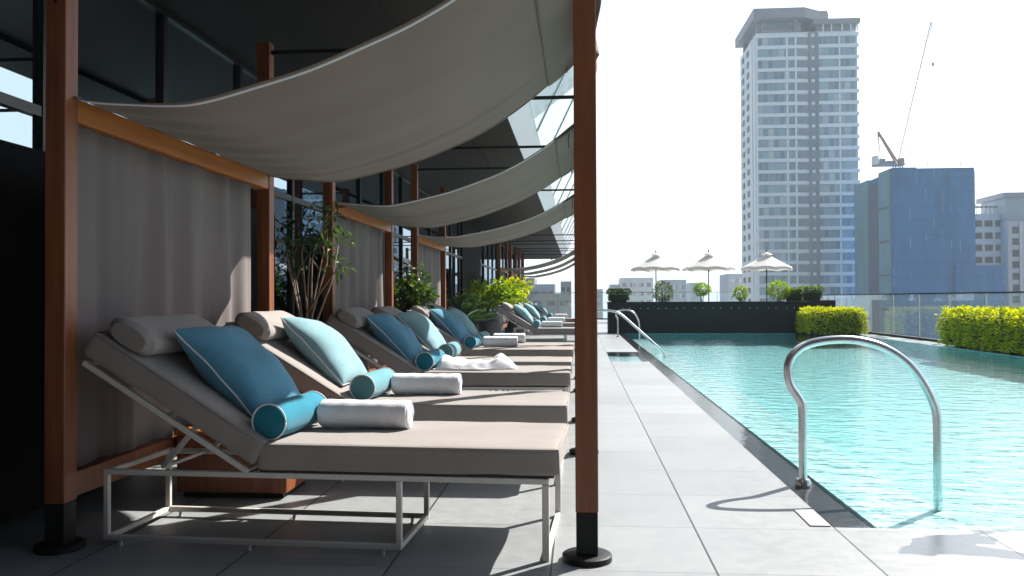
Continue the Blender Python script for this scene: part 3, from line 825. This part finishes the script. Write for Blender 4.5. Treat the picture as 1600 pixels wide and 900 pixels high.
# wooden block table between the two front loungers
tb = empty('side_table', (-1.75, 4.26, 0))
tag(tb, 'low brown wooden block table between the two nearest loungers', 'side table')
MB().box(-.285, .285, -.19, .19, .03, .315).build('table_body', M['wood'], tb, bevel=.004)
MB().box(-.297, .297, -.2, .2, .316, .34).build('table_top', M['wood_y'], tb, bevel=.004)
MB().box(-.26, .26, -.165, .165, .001, .0295).build('plinth', M['black'], tb)

# ---------------------------------------------------------------- pool handrails
def rail(pts, Y, r, name, label, flanges):
    t = empty(name, (pts[0][0], Y, 0)); x0 = pts[0][0]
    # smooth through the points
    P = [Vector((q[0] - x0, 0, q[1])) if len(q) == 2 else Vector((q[0] - x0, q[2], q[1])) for q in pts]
    S = []
    for i in range(len(P) - 1):
        a0, a1, a2, a3 = P[max(i - 1, 0)], P[i], P[i + 1], P[min(i + 2, len(P) - 1)]
        for k in range(6):
            u = k / 6
            S.append(.5 * ((2 * a1) + (a2 - a0) * u + (2 * a0 - 5 * a1 + 4 * a2 - a3) * u * u + (3 * a1 - a0 - 3 * a2 + a3) * u ** 3))
    S.append(P[-1])
    m = MB(); m.tube([tuple(q) for q in S], r, 16); m.build('tube', M['steel'], t, smooth=True)
    for fx in flanges:
        m = MB(); m.lathe([(r * 1.05, .028), (r * 1.5, .026), (r * 1.9, .012), (r * 1.95, -.012)], 24, (fx - x0, 0, 0)); m.build('flange', M['steel'], t, smooth=True)
    tag(t, label, 'handrail', 'steel pool handrails')
rail([(1.195, -.012), (1.195, .19), (1.195, .385), (1.183, .445), (1.137, .518), (1.12, .587), (1.127, .656), (1.168, .714), (1.236, .752), (1.353, .773), (1.487, .77), (1.619, .732), (1.734, .657), (1.816, .555), (1.874, .436), (1.893, .34), (1.893, .131), (1.893, -.16)], 4.6, .0225,
     'pool_handrail', 'curved steel pool handrail nearest the camera, standing in the overflow channel', [1.195])
rail([(.99, -.005), (.987, .442), (.945, .56), (.972, .655), (1.186, .70), (1.382, .645), (1.496, .48), (1.544, .28), (1.544, -.2)], 21.7, .0225,
     'pool_handrail', 'small arched steel handrail near the far end of the pool', [.99])
rail([(.20, 0), (.20, .45), (.16, .60), (.22, .73), (.40, .775), (.60, .765), (.774, .70), (1.117, .40), (1.50, .045), (1.58, -.12)], 15.75, .0225,
     'pool_handrail', 'long sloping steel handrail over the shallow entry ramp in mid distance', [.20])

# ---------------------------------------------------------------- planter wall, hedges, balustrade
pl = tag(empty('planter_wall', (.83, 23.97, 0)), 'long dark slate planter wall with bright studs across the far pool end', 'planter')
MB().box(0, 5.68, 0, .9, -.2, .86).build('body', M['planter'], pl, bevel=.006)
MB().box(-.015, 5.695, -.015, .9, .862, .9).build('coping', M['planter'], pl, bevel=.004)
for i in range(22):
    x = .40 + (i // 2) * .51 + (i % 2) * .21
    MB().lathe([(.001, -.022), (.013, -.020), (.016, -.002)], 10, (x, 0, .715), ax='y').build('stud', M['steel'], pl)
pl2 = tag(MB().box(6.56, 7.35, 24.6, 25.4, 0, .93).build('pillar', M['planter'], bevel=.01), 'square dark grey pillar behind the right end of the planter wall', 'pillar')

def foliage_box(mb, x0, x1, y0, y1, z0, z1, n, L_, W_, mats=1, rough=.05, topw=1.0):
    random.seed(int((x0 + 50) * 100 + n))
    for _ in range(n):
        px, py, pz = random.uniform(x0, x1), random.uniform(y0, y1), random.uniform(z0, z1)
        face = random.random()
        A = [(y1 - y0) * (x1 - x0) * topw, (x1 - x0) * (z1 - z0), (x1 - x0) * (z1 - z0), (y1 - y0) * (z1 - z0), (y1 - y0) * (z1 - z0)]
        t_ = random.random() * sum(A); k = 0
        while t_ > A[k]: t_ -= A[k]; k += 1
        bump = .5 * noise.noise(Vector((px * 4, py * 4, pz * 4))) + .5
        dep = rough * (bump * 1.6 - .4) + random.uniform(-.03, .02)
        if k == 0: pz = z1 + dep; nrm = Vector((0, 0, 1))
        elif k == 1: py = y0 - dep; nrm = Vector((0, -1, .2))
        elif k == 2: py = y1 + dep; nrm = Vector((0, 1, .2))
        elif k == 3: px = x0 - dep; nrm = Vector((-1, 0, .2))
        else: px = x1 + dep; nrm = Vector((1, 0, .2))
        dd = nrm + Vector((random.gauss(0, .7), random.gauss(0, .7), random.gauss(.25, .6)))
        s_ = random.uniform(.65, 1.25)
        mb.leaf((px, py, pz), dd, L_ * s_, W_ * s_)
def hedge(name, x0, x1, y0, y1, z1, n, label, mat, LL=.06, cat='hedge', grp=None):
    t = tag(empty(name, ((x0 + x1) / 2, (y0 + y1) / 2, 0)), label, cat, grp)
    ox, oy = (x0 + x1) / 2, (y0 + y1) / 2
    c = soft_box(x1 - x0 - .1, y1 - y0 - .1, z1 - .08, .06, 0, 12, 3, .03)
    c.v = [(x - (x1 - x0 - .1) / 2, y - (y1 - y0 - .1) / 2, z + .02) for x, y, z in c.v]
    c.build('twigs', M['hedge_core'], t, smooth='all')
    m = MB(); foliage_box(m, x0 - ox + .02, x1 - ox - .02, y0 - oy + .02, y1 - oy - .02, .04, z1 - .05, n, LL, LL * .5, rough=.10)
    for _ in range(int((y1 - y0) * 26 + 14)):
        qx, qy = random.uniform(x0 - ox, x1 - ox), random.uniform(y0 - oy, y1 - oy)
        for q in range(7): m.leaf((qx + random.gauss(0, .012), qy + random.gauss(0, .012), z1 - .06 + q * random.uniform(.012, .024)), (random.gauss(0, .8), random.gauss(0, .8), .8), LL, LL * .45)
    m.build('foliage', mat, t, fixn=False)
    return t
hedge('hedge', 7.38, 7.93, 8.2, 17.75, .72, 22000, 'long golden green clipped hedge along the right pool edge', M['leaf_gold'], .07, grp='golden hedges by the pool')
hedge('hedge', 6.12, 7.45, 22.45, 23.9, .66, 9000, 'short golden green clipped hedge at the far right corner of the pool', M['leaf_gold'], .07, grp='golden hedges by the pool')
kb = MB(); kb.box(6.05, 7.349, 22.38, 23.949, -.2, .015); 
tag(kb.build('hedge_bed', M['planter']), 'low dark stone bed under the short corner hedge', 'planting bed')

gb = tag(empty('glass_balustrade', (7.98, 0, 0)), 'frameless glass balustrade with slim steel posts along the right edge behind the hedges', 'balustrade', 'glass balustrades of the terrace')
for i in range(16):
    y = 15.35 - 8 + i * 1.62
    MB().box(-.006, .006, y + .02, y + 1.60, .06, 1.07).build('glass_panel', M['rail_glass'], gb)
    MB().box(-.015, .015, y - .012, y + .012, 0, 1.068).build('post', M['steel'], gb)
MB().box(-.02, .02, 7.2, 33.3, 1.071, 1.10).build('top_rail', M['black'], gb)
MB().box(-.05, .05, 7.2, 33.3, 0, .055).build('base_channel', M['black'], gb)
gb = tag(empty('glass_balustrade', (-4, 40, 0)), 'long glass balustrade across the far end of the terrace', 'balustrade', 'glass balustrades of the terrace')
for i in range(8):
    MB().box(i * 1.5 + .02, i * 1.5 + 1.48, -.006, .006, .06, 1.27).build('glass_panel', M['rail_glass'], gb)
    MB().box(i * 1.5 - .012, i * 1.5 + .012, -.015, .015, 0, 1.268).build('post', M['steel'], gb)
MB().box(0, 12, -.02, .02, 1.271, 1.30).build('top_rail', M['steel'], gb)
MB().box(0, 12, -.05, .05, 0, .055).build('base_channel', M['black'], gb)

# clipped plants on the planter wall
def ball_shrub(x, y, z, r, h, mat, label, stem, nl=900, LL=.07, sq=1.0):
    t = tag(empty('round_shrub', (x, y, z)), label, 'shrub', 'round shrubs on the planter wall')
    s = MB()
    for k in range(3):
        an = k * 2.1
        s.tube([(0.03 * math.cos(an), .03 * math.sin(an), 0), (.05 * math.cos(an), .05 * math.sin(an), (h - r) * .6), (.10 * math.cos(an), .10 * math.sin(an), h - r * .6)], [.016, .013, .008], 6)
    s.build('stem', stem, t, smooth='all')
    m = MB()
    for _ in range(nl):
        v_ = Vector((random.gauss(0, 1), random.gauss(0, 1), random.gauss(0, 1))).normalized()
        bump = noise.noise(v_ * 2.2 + Vector((x, 0, 0)))
        rr = r * (random.uniform(.35, 1.0) ** .5) * (1 + .22 * bump)
        pp = Vector((v_.x * rr, v_.y * rr, v_.z * rr * sq + h - r * sq))
        m.leaf(pp, v_ + Vector((random.gauss(0, .6), random.gauss(0, .6), random.gauss(0, .6))), LL * random.uniform(.7, 1.3), LL * .45)
    m.build('foliage', mat, t, fixn=False)
ball_shrub(2.42, 24.35, .9, .29, .58, M['leaf_mid'], 'loose round green shrub below the leftmost parasol', M['bark'], 700)
ball_shrub(3.52, 24.35, .9, .24, .54, M['leaf_lime'], 'round lime shrub on white stems, left of the middle parasol pole', M['bark_white'], 620, sq=.75)
ball_shrub(4.63, 24.35, .9, .20, .44, M['leaf_lime'], 'smallest round lime shrub on the planter wall', M['bark_white'], 480)
ball_shrub(5.70, 24.35, .9, .31, .58, M['leaf_lime'], 'largest round lime shrub, below the rightmost parasol', M['bark'], 950, sq=.85)
for x0, x1, zz, mm, lb, yy in ((.84, 1.44, .36, M['leaf_dark'], 'dark green clipped box shrub at the left end of the planter wall', 24.05), (5.93, 6.38, .34, M['leaf_mid'], 'small clipped box shrub left of the right end of the planter wall', 24.3), (6.42, 7.05, .37, M['leaf_mid'], 'clipped box shrub with bright top at the right end of the planter wall', 24.75)):
    t = tag(empty('box_shrub', ((x0 + x1) / 2, yy + .25, .9 if x0 < 6.4 else .93)), lb, 'shrub', 'clipped box shrubs on the planter wall')
    hw = (x1 - x0) / 2
    po = MB(); po.add([(-hw * .72, -.2, .001), (hw * .72, -.2, .001), (hw * .72, .2, .001), (-hw * .72, .2, .001), (-hw * .92, -.25, .22), (hw * .92, -.25, .22), (hw * .92, .25, .22), (-hw * .92, .25, .22)], [(0, 1, 2, 3), (7, 6, 5, 4), (0, 4, 5, 1), (1, 5, 6, 2), (2, 6, 7, 3), (3, 7, 4, 0)])
    po.build('twigs', M['hedge_core'], t)
    m = MB(); foliage_box(m, -hw, hw, -.25, .25, .22, zz - .03, 900, .05, .03, rough=.03)
    foliage_box(m, -hw * .85, hw * .85, -.23, .23, .03, .24, 700, .05, .03, rough=.03)
    m.build('foliage', mm, t, fixn=False)
    tp = MB()
    for _ in range(500): tp.leaf((random.uniform(-hw, hw), random.uniform(-.25, .25), zz - .02 + random.uniform(-.02, .02)), (random.gauss(0, .6), random.gauss(0, .6), 1), .05, .028)
    tp.build('new_growth', M['leaf_mid'] if x0 < 1 else M['leaf_lime'], t, fixn=False)

# parasols
def make_parasol():
    t = empty('parasol')
    MB().tube([(0, 0, .05), (0, 0, 2.98)], .024, 10).build('pole', M['black'], t, smooth=True)
    MB().box(-.3, .3, -.3, .3, 0, .06).build('base', M['black'], t, bevel=.01)
    c = MB(); n = 8; R_ = 1.10
    def cp(u, v):
        k = u * n; i0 = int(k) % n; fr_ = k - int(k)
        a0 = 2 * math.pi * i0 / n + .2; a1 = a0 + 2 * math.pi / n
        p0 = Vector((math.cos(a0), math.sin(a0), 0)); p1 = Vector((math.cos(a1), math.sin(a1), 0))
        q = p0.lerp(p1, fr_) * (.12 + (R_ - .12) * v)
        z = 2.82 - .58 * v ** .92 + .05 * v * math.sin(math.pi * fr_)
        return (q.x, q.y, z)
    c.grid(cp, 48, 10); co = c.build('canopy', M['parasol'], t, smooth=True, solid=.004)
    vt = MB()
    def vp(u, v):
        a_ = 2 * math.pi * u; r_ = .03 + .24 * v
        return (r_ * math.cos(a_), r_ * math.sin(a_), 2.94 - .11 * v)
    vt.grid(vp, 24, 3); vt.build('vent', M['parasol'], co, smooth='all', solid=.004)
    vl = MB()
    for k in range(n):
        a0 = 2 * math.pi * k / n + .2; a1 = a0 + 2 * math.pi / n
        p0 = Vector((math.cos(a0), math.sin(a0), 0)) * R_; p1 = Vector((math.cos(a1), math.sin(a1), 0)) * R_
        vl.grid(lambda u, v: ((p0.lerp(p1, u)).x * (1 + .004), (p0.lerp(p1, u)).y * 1.004, 2.24 + .05 * math.sin(math.pi * u) - .09 * v), 6, 1)
    vl.build('valance', M['parasol'], co, solid=.004)
    for k in range(n):
        a0 = 2 * math.pi * k / n + .2
        MB().bar((.05 * math.cos(a0), .05 * math.sin(a0), 2.79), ((R_ - .02) * math.cos(a0), (R_ - .02) * math.sin(a0), 2.215), .018).build('rib', M['crane_grey'], t)
    MB().lathe([(.01, 2.98), (.03, 3.0), (.03, 3.04), (.008, 3.07)], 10).build('finial', M['black'], t)
    return t
p0 = make_parasol()
for i, (x, lb) in enumerate(((3.28, 'leftmost of the three white parasols behind the planter wall'), (5.50, 'middle one of the three white parasols behind the planter wall'), (7.92, 'rightmost white parasol, standing in front of the white tower'))):
    o = p0 if i == 0 else copy_tree(p0)
    o.location = (x, 36, 0); o.rotation_euler = (0, 0, i * .35)
    tag(o, lb, 'parasol', 'white parasols at the far end')

# ---------------------------------------------------------------- plants in the gaps between cabanas
random.seed(21)
def pot(t, r, h, mat, nm='pot'):
    m = MB(); m.lathe([(r * .6, .001), (r * .72, h * .1), (r * .98, h * .5), (r, h * .7), (r * .86, h * .92), (r * .9, h), (r * .78, h), (r * .74, h * .93), (r * .1, h * .925)], 28)
    return m.build(nm, mat, t, smooth=True)
def cluster(m, c, rad, n, LL, WW, up=.1):
    c = Vector(c)
    for _ in range(n):
        v_ = Vector((random.gauss(0, 1), random.gauss(0, 1), random.gauss(0, 1))).normalized()
        q = c + v_ * rad * random.random() ** .45
        m.leaf(q, v_ + Vector((random.gauss(0, .5), random.gauss(0, .5), random.gauss(up, .5))), LL * random.uniform(.7, 1.3), WW * random.uniform(.8, 1.2), droop=.3)
t = tag(empty('potted_tree', (-2.06, 6.15, 0)), 'slender multi stemmed small tree with bare lower stems in the gap behind the second lounger', 'tree')
pot(t, .24, .48, M['terracotta'])
st = MB(); cl = MB()
ends = []
for k in range(9):
    an = random.uniform(0, 6.28); sp_ = random.uniform(.08, .27); h = random.uniform(1.25, 1.72)
    e = Vector((sp_ * math.cos(an), sp_ * math.sin(an) * 1.1, h))
    m1 = Vector((e.x * .22 + random.gauss(0, .015), e.y * .22, .48 + (h - .48) * .35)); m2 = Vector((e.x * .6 + random.gauss(0, .03), e.y * .6, .48 + (h - .48) * .7))
    st.tube([(random.gauss(0, .02), random.gauss(0, .02), .44), tuple(m1), tuple(m2), tuple(e)], [.013, .010, .007, .003], 6)
    ends += [e, m2.lerp(e, .5)]
    if k % 2 == 0:
        q = m2 + Vector((random.gauss(0, .14), random.gauss(0, .14), .22)); st.tube([tuple(m2), tuple(q)], [.006, .003], 5); ends.append(q)
ends += [Vector((.22, .0, 1.60)), Vector((.26, .05, 1.45)), Vector((.16, -.05, 1.52)), Vector((-.2, 0, 1.5)), Vector((-.1, .1, 1.62))]
st.tube([(.01, 0, .9), (.12, .02, 1.08), (.24, .02, 1.24), (.30, 0, 1.25)], [.009, .007, .004, .002], 6)
st.build('stems', M['bark'], t, smooth='all')
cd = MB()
for e in ends: cluster(cd if e.x < .14 else cl, e, .11, 11, .075, .024)  # lit right side and shaded rest are put into the leaf colours
cd.build('shade_toned_foliage', M['leaf_dark'], t, fixn=False)
cluster(cl, (.30, 0, 1.25), .04, 9, .07, .03)
cl.build('foliage', M['leaf_mid'], t, fixn=False)
t = tag(empty('potted_shrub', (-2.0, 9.82, 0)), 'bushy upright green shrub in a pot between the second and third cabanas', 'shrub', 'potted plants in the gaps')
pot(t, .26, .5, M['terracotta'])
cl = MB()
for k in range(26): 
    z = random.uniform(.6, 1.3); cluster(cl, (random.gauss(0, .10), random.gauss(0, .12), z), .12, 42, .085, .034)
cl.build('foliage', M['leaf_mid'], t, fixn=False)
s = MB()
for k in range(5): s.tube([(random.gauss(0, .03), random.gauss(0, .03), .46), (random.gauss(0, .08), random.gauss(0, .08), 1.1)], [.012, .005], 6)
s.build('stems', M['bark'], t)
t = tag(empty('urn_plant', (-2.03, 19.0, 0)), 'wide yellow green leafy plant in a tall dark urn before the black wall panel', 'potted plant', 'potted plants in the gaps')
pot(t, .30, .72, M['terracotta'], 'urn')
cl = MB()
for k in range(46):
    an = random.uniform(0, 6.28); rr = random.uniform(.1, .75); cluster(cl, (rr * math.cos(an) + .08, rr * math.sin(an) * .7, 1.08 + random.uniform(-.22, .26) * (1.1 - rr * .6)), .16, 26, .15, .06)
cl.build('foliage', M['leaf_lime'], t, fixn=False)
t = tag(empty('urn_plant', (-1.55, 20.6, 0)), 'smaller yellow leaved plant in a pot right of the tall dark urn', 'potted plant', 'potted plants in the gaps')
pot(t, .24, .5, M['terracotta'], 'urn')
cl = MB()
for k in range(20):
    cluster(cl, (random.gauss(0, .17), random.gauss(0, .17), random.uniform(.75, 1.42)), .15, 26, .13, .05)
cl.build('foliage', M['leaf_gold'], t, fixn=False)
t = tag(empty('palm_shrub', (-2.42, 16.9, 0)), 'dark green arching shrub against the hotel glass left of the black panel', 'shrub')
pot(t, .24, .45, M['terracotta'])
cl = MB()
for k in range(34):
    an = random.uniform(0, 6.28); el = random.uniform(.3, 1.3); Lf = random.uniform(.5, .85)
    for q in range(14):
        s_ = q / 13 * Lf; zz = .5 + s_ * math.sin(el) - .25 * s_ * s_
        pp = (s_ * math.cos(el) * math.cos(an), s_ * math.cos(el) * math.sin(an), zz)
        for sg in (-1, 1): cl.leaf(pp, (math.cos(an + sg * .9), math.sin(an + sg * .9), .1), .16, .025)
cl.build('fronds', M['leaf_dark'], t, fixn=False)

# ---------------------------------------------------------------- skyline
def B(name, label, loc, cat='building', grp=None): return tag(empty(name, loc), label, cat, grp)
# white residential tower
X0, X1, Y0, Y1 = 48.6, 75.4, 230, 254
t = B('apartment_tower', 'tall white apartment tower with banded balconies, grey crown and a side wall of small windows', (X0, Y0, -70))
O = -70
def bx(m, x0, x1, y0, y1, z0, z1): m.box(x0 - X0, x1 - X0, y0 - Y0, y1 - Y0, z0 - O, z1 - O)
m = MB(); bx(m, X0, X1 - .2, Y0 + .8, Y1, O, 73.2); m.build('wall', M['white_wall'], t)
FH = 3.08; top = 72.6
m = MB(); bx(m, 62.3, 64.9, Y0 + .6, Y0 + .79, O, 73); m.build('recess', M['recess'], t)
for i in range(25):
    z = top - i * FH
    s = MB()
    # left bay band with a chamfered end at the recess, thin tongue in the recess, right bay band
    poly = [(0, 0), (59.3 - X0, 0), (61.6 - X0, .45), (62.35 - X0, .78), (0, .78)]
    s.prism(poly, z - .95 - O, z - O)
    bx(s, 64.85, X1, Y0, Y0 + .78, z - .95, z)
    s.build('balcony_slab', M['slab'], t)
    s = MB(); bx(s, 62.9, 63.9, Y0 + .35, Y0 + .59, z - .9, z - .1); s.build('service_ledge', M['slab'], t)
    if i < 24:
        for a0, a1 in ((X0 + .35, 62.2), (65.0, X1 - .35)):
            s = MB(); bx(s, a0, a1, Y0 + .55, Y0 + .78, z - FH + .02, z - .97); s.build('window', M['win_tower'], t)
        s = MB(); bx(s, 58.9 - random.random() * 2.2, 62.1, Y0 + .50, Y0 + .545, z - FH + .05, z - 1.0 - random.random() * .3); s.build('balcony_recess_panel', M['recess'], t)  # dark panel stands in for the dark recess behind the balcony
        for yy in (241.5, 248.2):
            s = MB(); bx(s, X0 - .25, X0 - .02, yy, yy + 2.3, z - 2.5, z - 1.0); s.build('side_window', M['win_dark'], t)
m = MB()
for x in (56.3, 58.6): bx(m, x, x + .5, Y0 + .3, Y0 + .54, -2, 72)
bx(m, 70.2, 70.6, Y0 + .3, Y0 + .54, -2, 72)
m.build('pilaster', M['slab'], t)
m = MB()
for x in (62.75, 64.2): bx(m, x, x + .14, Y0 + .1, Y0 + .3, -2, 73)
m.build('pipe', M['recess'], t)
m = MB()
for yy in (232.5, 236.5): bx(m, X0 - .25, X0 - .02, yy, yy + .9, -2, 73.1)
m.build('side_rib', M['slab'], t)
m = MB(); bx(m, 50.2, 60.8, Y0 + 2.2, Y1 - 2, 73.21, 76.5); m.build('penthouse', M['bldg_grey'], t)
m = MB(); bx(m, 50.6, 58.5, Y0 + 1.9, Y0 + 2.19, 74.6, 75.2); m.build('penthouse_panel', M['red_panel'], t)
m = MB(); bx(m, 51.8, 57.5, Y0 + 1.95, Y0 + 2.19, 75.25, 76.3); m.build('penthouse_window', M['net_teal'], t)
m = MB(); bx(m, 58.6, 59.6, Y0 + .9, Y0 + 2, 73.21, 76.6); m.build('column', M['grey_crown'], t); m = MB(); bx(m, 49.0, 50.1, Y0 + 2.5, Y0 + 3.5, 73.21, 76.6); m.build('column', M['grey_crown'], t); m = MB(); bx(m, 49.0, 50.1, Y1 - 3, Y1 - 2, 73.21, 76.6); m.build('column', M['grey_crown'], t)
m = MB()
m.prism([(47.4 - X0, -1.2), (60.9 - X0, -1.2), (68.8 - X0, 4.5), (68.8 - X0, 25.5), (47.4 - X0, 25.5)], 76.6 - O, 79.3 - O); m.build('crown', M['grey_crown'], t)
m = MB(); bx(m, 58, 69.3, Y0 + 7, Y1, 73.21, 80.9); m.build('plant_room', M['grey_crown'], t)
m = MB(); bx(m, 63.4, 75.7, Y0 - .3, Y0 + 12, 74.9, 76.3); m.build('cornice', M['grey_crown'], t)
m = MB(); bx(m, 64.5, 75.2, Y0 + 1.5, Y0 + 11, 73.21, 74.89); m.build('roof_room', M['recess'], t)
m = MB()
for x in (66, 68.2, 71, 73.3, 75.0): bx(m, x, x + .3, Y0 + .2, Y0 + .5, 73.0, 74.89)
m.build('roof_post', M['slab'], t)

# netted construction block
X0, Y0 = 72.7, 200
t = B('construction_block', 'large unfinished block wrapped in blue scaffold netting with a lower wing', (X0, Y0, -70))
m = MB(); bx(m, 72.7, 91.3, 200, 225, O, 30.3); m.build('main_netting', M['net'], t)
m = MB(); bx(m, 72.8, 78.2, 199.8, 203, O, 31.2); m.build('corner_netting', M['net'], t)
m = MB(); bx(m, 78.25, 91.2, 200.1, 205, 30.305, 31.0); m.build('parapet_netting', M['net'], t)
m = MB(); bx(m, 86.4, 97.0, 198.6, 199.9, O, 8.3); bx(m, 91.4, 97.0, 199.95, 215, O, 8.25); m.build('wing_netting', M['net'], t)
for y0, y1, z1, mt_ in ((200.6, 207.3, 31.0, 'net_teal'), (207.4, 214.5, 28.5, 'net_dark'), (214.6, 225, 30.4, 'net_teal')):
    m = MB(); bx(m, 72.2, 72.69, y0, y1, O, z1); m.build('side_netting', M[mt_], t)
m = MB()
for z in (-2, 6, 14, 22): bx(m, 71.9, 72.19, 200.6, 207.3, z, z + .35)
for x in (74, 80.5, 88): bx(m, x, x + .10, 199.5, 199.75, 31.2, 32.6)
m.build('scaffold_rail', M['net_dark'], t)

# luffing crane on the block
t = B('tower_crane', 'luffing construction crane with raised thin jib on the blue netted block', (75.6, 204, 31), 'crane')
m = MB()
for sx_ in (-.8, .8):
    for sy in (-.8, .8): m.bar((sx_, sy, -4), (sx_, sy, 1.2), .22)
m.build('mast', M['crane_red'], t)
m = MB(); m.box(-5.7, 1.2, -1.2, 1.2, 1.21, 1.55); m.build('platform', M['crane_grey'], t)
m = MB(); m.box(-4.4, -3.1, -.8, .8, 1.56, 2.9); m.box(-2.7, -1.0, -.8, .8, 1.56, 2.4); m.build('winch', M['recess'], t)
m = MB(); m.box(-5.7, -4.8, -1.1, 1.1, 1.56, 3.6); m.build('counterweight', M['slab'], t)
m = MB(); m.box(.1, 1.15, -1.1, .2, 1.56, 2.9); m.build('cab', M['crane_red'], t)
m = MB()
for sy in (-.7, .7): m.bar((.0, sy, 1.56), (-4.5, sy * .3, 9.4), .34); m.bar((-4.5, sy * .3, 9.4), (-4.2, sy, 1.56), .14)
for k in range(1, 8):
    u = k / 8; m.bar((-4.5 * u, -.7 + .49 * u, 1.56 + 7.84 * u), (-4.5 * u, .7 - .49 * u, 1.56 + 7.84 * u), .12)
m.build('back_mast', M['crane_red'], t)
m = MB()
A_ = Vector((.3, 0, 2.0)); E_ = Vector((8.1, 0, 35.4)); dj = (E_ - A_).normalized(); pj = Vector((dj.z, 0, -dj.x))
for a_, b_ in ((.42, 0), (-.42, 0)): m.bar(tuple(A_ + pj * a_), tuple(E_ + pj * a_ * .5), .10, up=(0, 1, 0))
m.bar(tuple(A_ + Vector((0, .7, 0))), tuple(E_ + Vector((0, .2, 0))), .10, up=(1, 0, 0))
n = 26
for k in range(n):
    u, v_ = k / n, (k + 1) / n
    q0, q1 = A_.lerp(E_, u), A_.lerp(E_, v_); s_ = .42 * (1 if k % 2 else -1)
    m.bar(tuple(q0 + pj * s_), tuple(q1 - pj * s_), .07, up=(0, 1, 0))
m.build('jib', M['crane_grey'], t)
m = MB(); m.tube([(-4.5, 0, 9.4), (5.8, 0, 26)], .03, 5); m.tube([(8.1, 0, 35.4), (8.3, 0, 25.6)], .03, 5); m.build('cable', M['crane_grey'], t)
m = MB(); m.lathe([(.05, -.6), (.28, -.3), (.28, .2), (.05, .5)], 10, (8.3, 0, 25.3)); m.build('hook', M['recess'], t)

# pale apartment blocks at the right
def block(name, label, x0, x1, y0, y1, z1, wm, rows, cols, wmat, wz=1.5, ww=1.5, pitch=3.1, side=True, group='distant city buildings'):
    t = B(name, label, (x0, y0, -70), grp=group)
    m = MB(); m.box(0, x1 - x0, 0, y1 - y0, 0, z1 + 70); m.build('wall', wm, t)
    dxw = (x1 - x0) / cols
    for r_ in range(rows):
        z = z1 + 70 - 1.1 - (r_ + 1) * pitch + .9
        for c_ in range(cols):
            xa = (c_ + .5) * dxw - ww / 2
            MB().box(xa, xa + ww, -.16, -.02, z, z + wz).build('window', wmat, t)
    return t
t = block('apartment_block', 'white apartment block with rows of dark square windows right of the netted block', 100.6, 108.5, 222, 240, 22.3, M['bldg_pale'], 8, 3, M['win_dark'], 1.6, 1.9)
m = MB()
for k in range(5): m.bar((2.0 + k * 1.1, 2, 92.3), (2.0 + k * 1.1 + random.uniform(-.3, .3), 2, 94.2 + random.random()), .14); m.box(1.6 + k * 1.1, 2.4 + k * 1.1, 1.6, 2.4, 94, 94.5)
m.build('antenna', M['recess'], t)
t = block('apartment_block', 'pinkish apartment tower with a grey rooftop block at the right edge', 107.4, 128, 218, 238, 20.0, M['bldg_pink'], 8, 6, M['win_dark'], 1.7, 1.5, 2.9)
MB().box(.0, 16, 1, 14, 90.01, 96).build('roof_block', M['bldg_grey'], t)
MB().box(-.8, 17, .3, 15, 96.01, 97.3).build('roof_slab', M['grey_crown'], t)
for x in (2.6, 6.1, 9.6): MB().box(x, x + .5, -.35, -.01, 40, 90).build('rib', M['bldg_pale'], t)
# far low city behind the planter wall and at the left
far = [
    (14.9, 26.3, 300, 8.4, 'bldg_pale', 'far white low block left of the leftmost parasol pole', 3, 4),
    (11.5, 15.5, 310, 6.2, 'bldg_pale', 'far pale stepped block at the left of the white low block', 2, 2),
    (29.3, 38.0, 300, 7.6, 'bldg_grey', 'far blue grey block right of the leftmost parasol pole', 3, 3),
    (43.4, 47.8, 330, 7.0, 'bldg_grey', 'far narrow grey tower behind the middle parasol pole', 2, 2),
    (52.6, 60.0, 300, 9.6, 'bldg_grey', 'far grey block beside the left foot of the white tower', 3, 3),
    (-22, -14, 260, 7.5, 'bldg_brown', 'far brown grey block seen below the distant canopies at left', 3, 4),
    (-13.4, -7, 240, 5.2, 'bldg_grey', 'far low grey block in the middle below the distant canopies', 2, 3),
    (-6, -2.6, 270, 6.6, 'bldg_brown', 'far brown block nearest the big post below the distant canopies', 3, 2),
    (-24, -2.2, 225, 2.4, 'bldg_brown', 'long low brown block in front of the far buildings below the canopies', 1, 6),
    (1.5, 9, 320, 4.6, 'bldg_pale', 'far pale low block just right of the big post', 2, 3),
]
for x0, x1, y0, z1, mt_, lb, rw, cl_ in far:
    block('city_block', lb, x0, x1, y0, y0 + 18, z1, M[mt_], rw, cl_, M['win_pale'] if mt_ != 'bldg_brown' else M['win_dark'], 1.4, (x1 - x0) / cl_ * .6)

# ---------------------------------------------------------------- city air
HAZE = .00048
if HAZE:
    m, nt, out = newmat('city_haze')
    v = N(nt, 'ShaderNodeVolumePrincipled', Density=HAZE, Anisotropy=.2)
    v.inputs['Color'].default_value = (.72, .88, 1, 1)
    L(nt, v.outputs[0], out.inputs['Volume'])
    hz = MB(); hz.box(-6050, 6050, -6050, 9050, -71, 100)
    tag(hz.build('haze', m), kind='stuff')
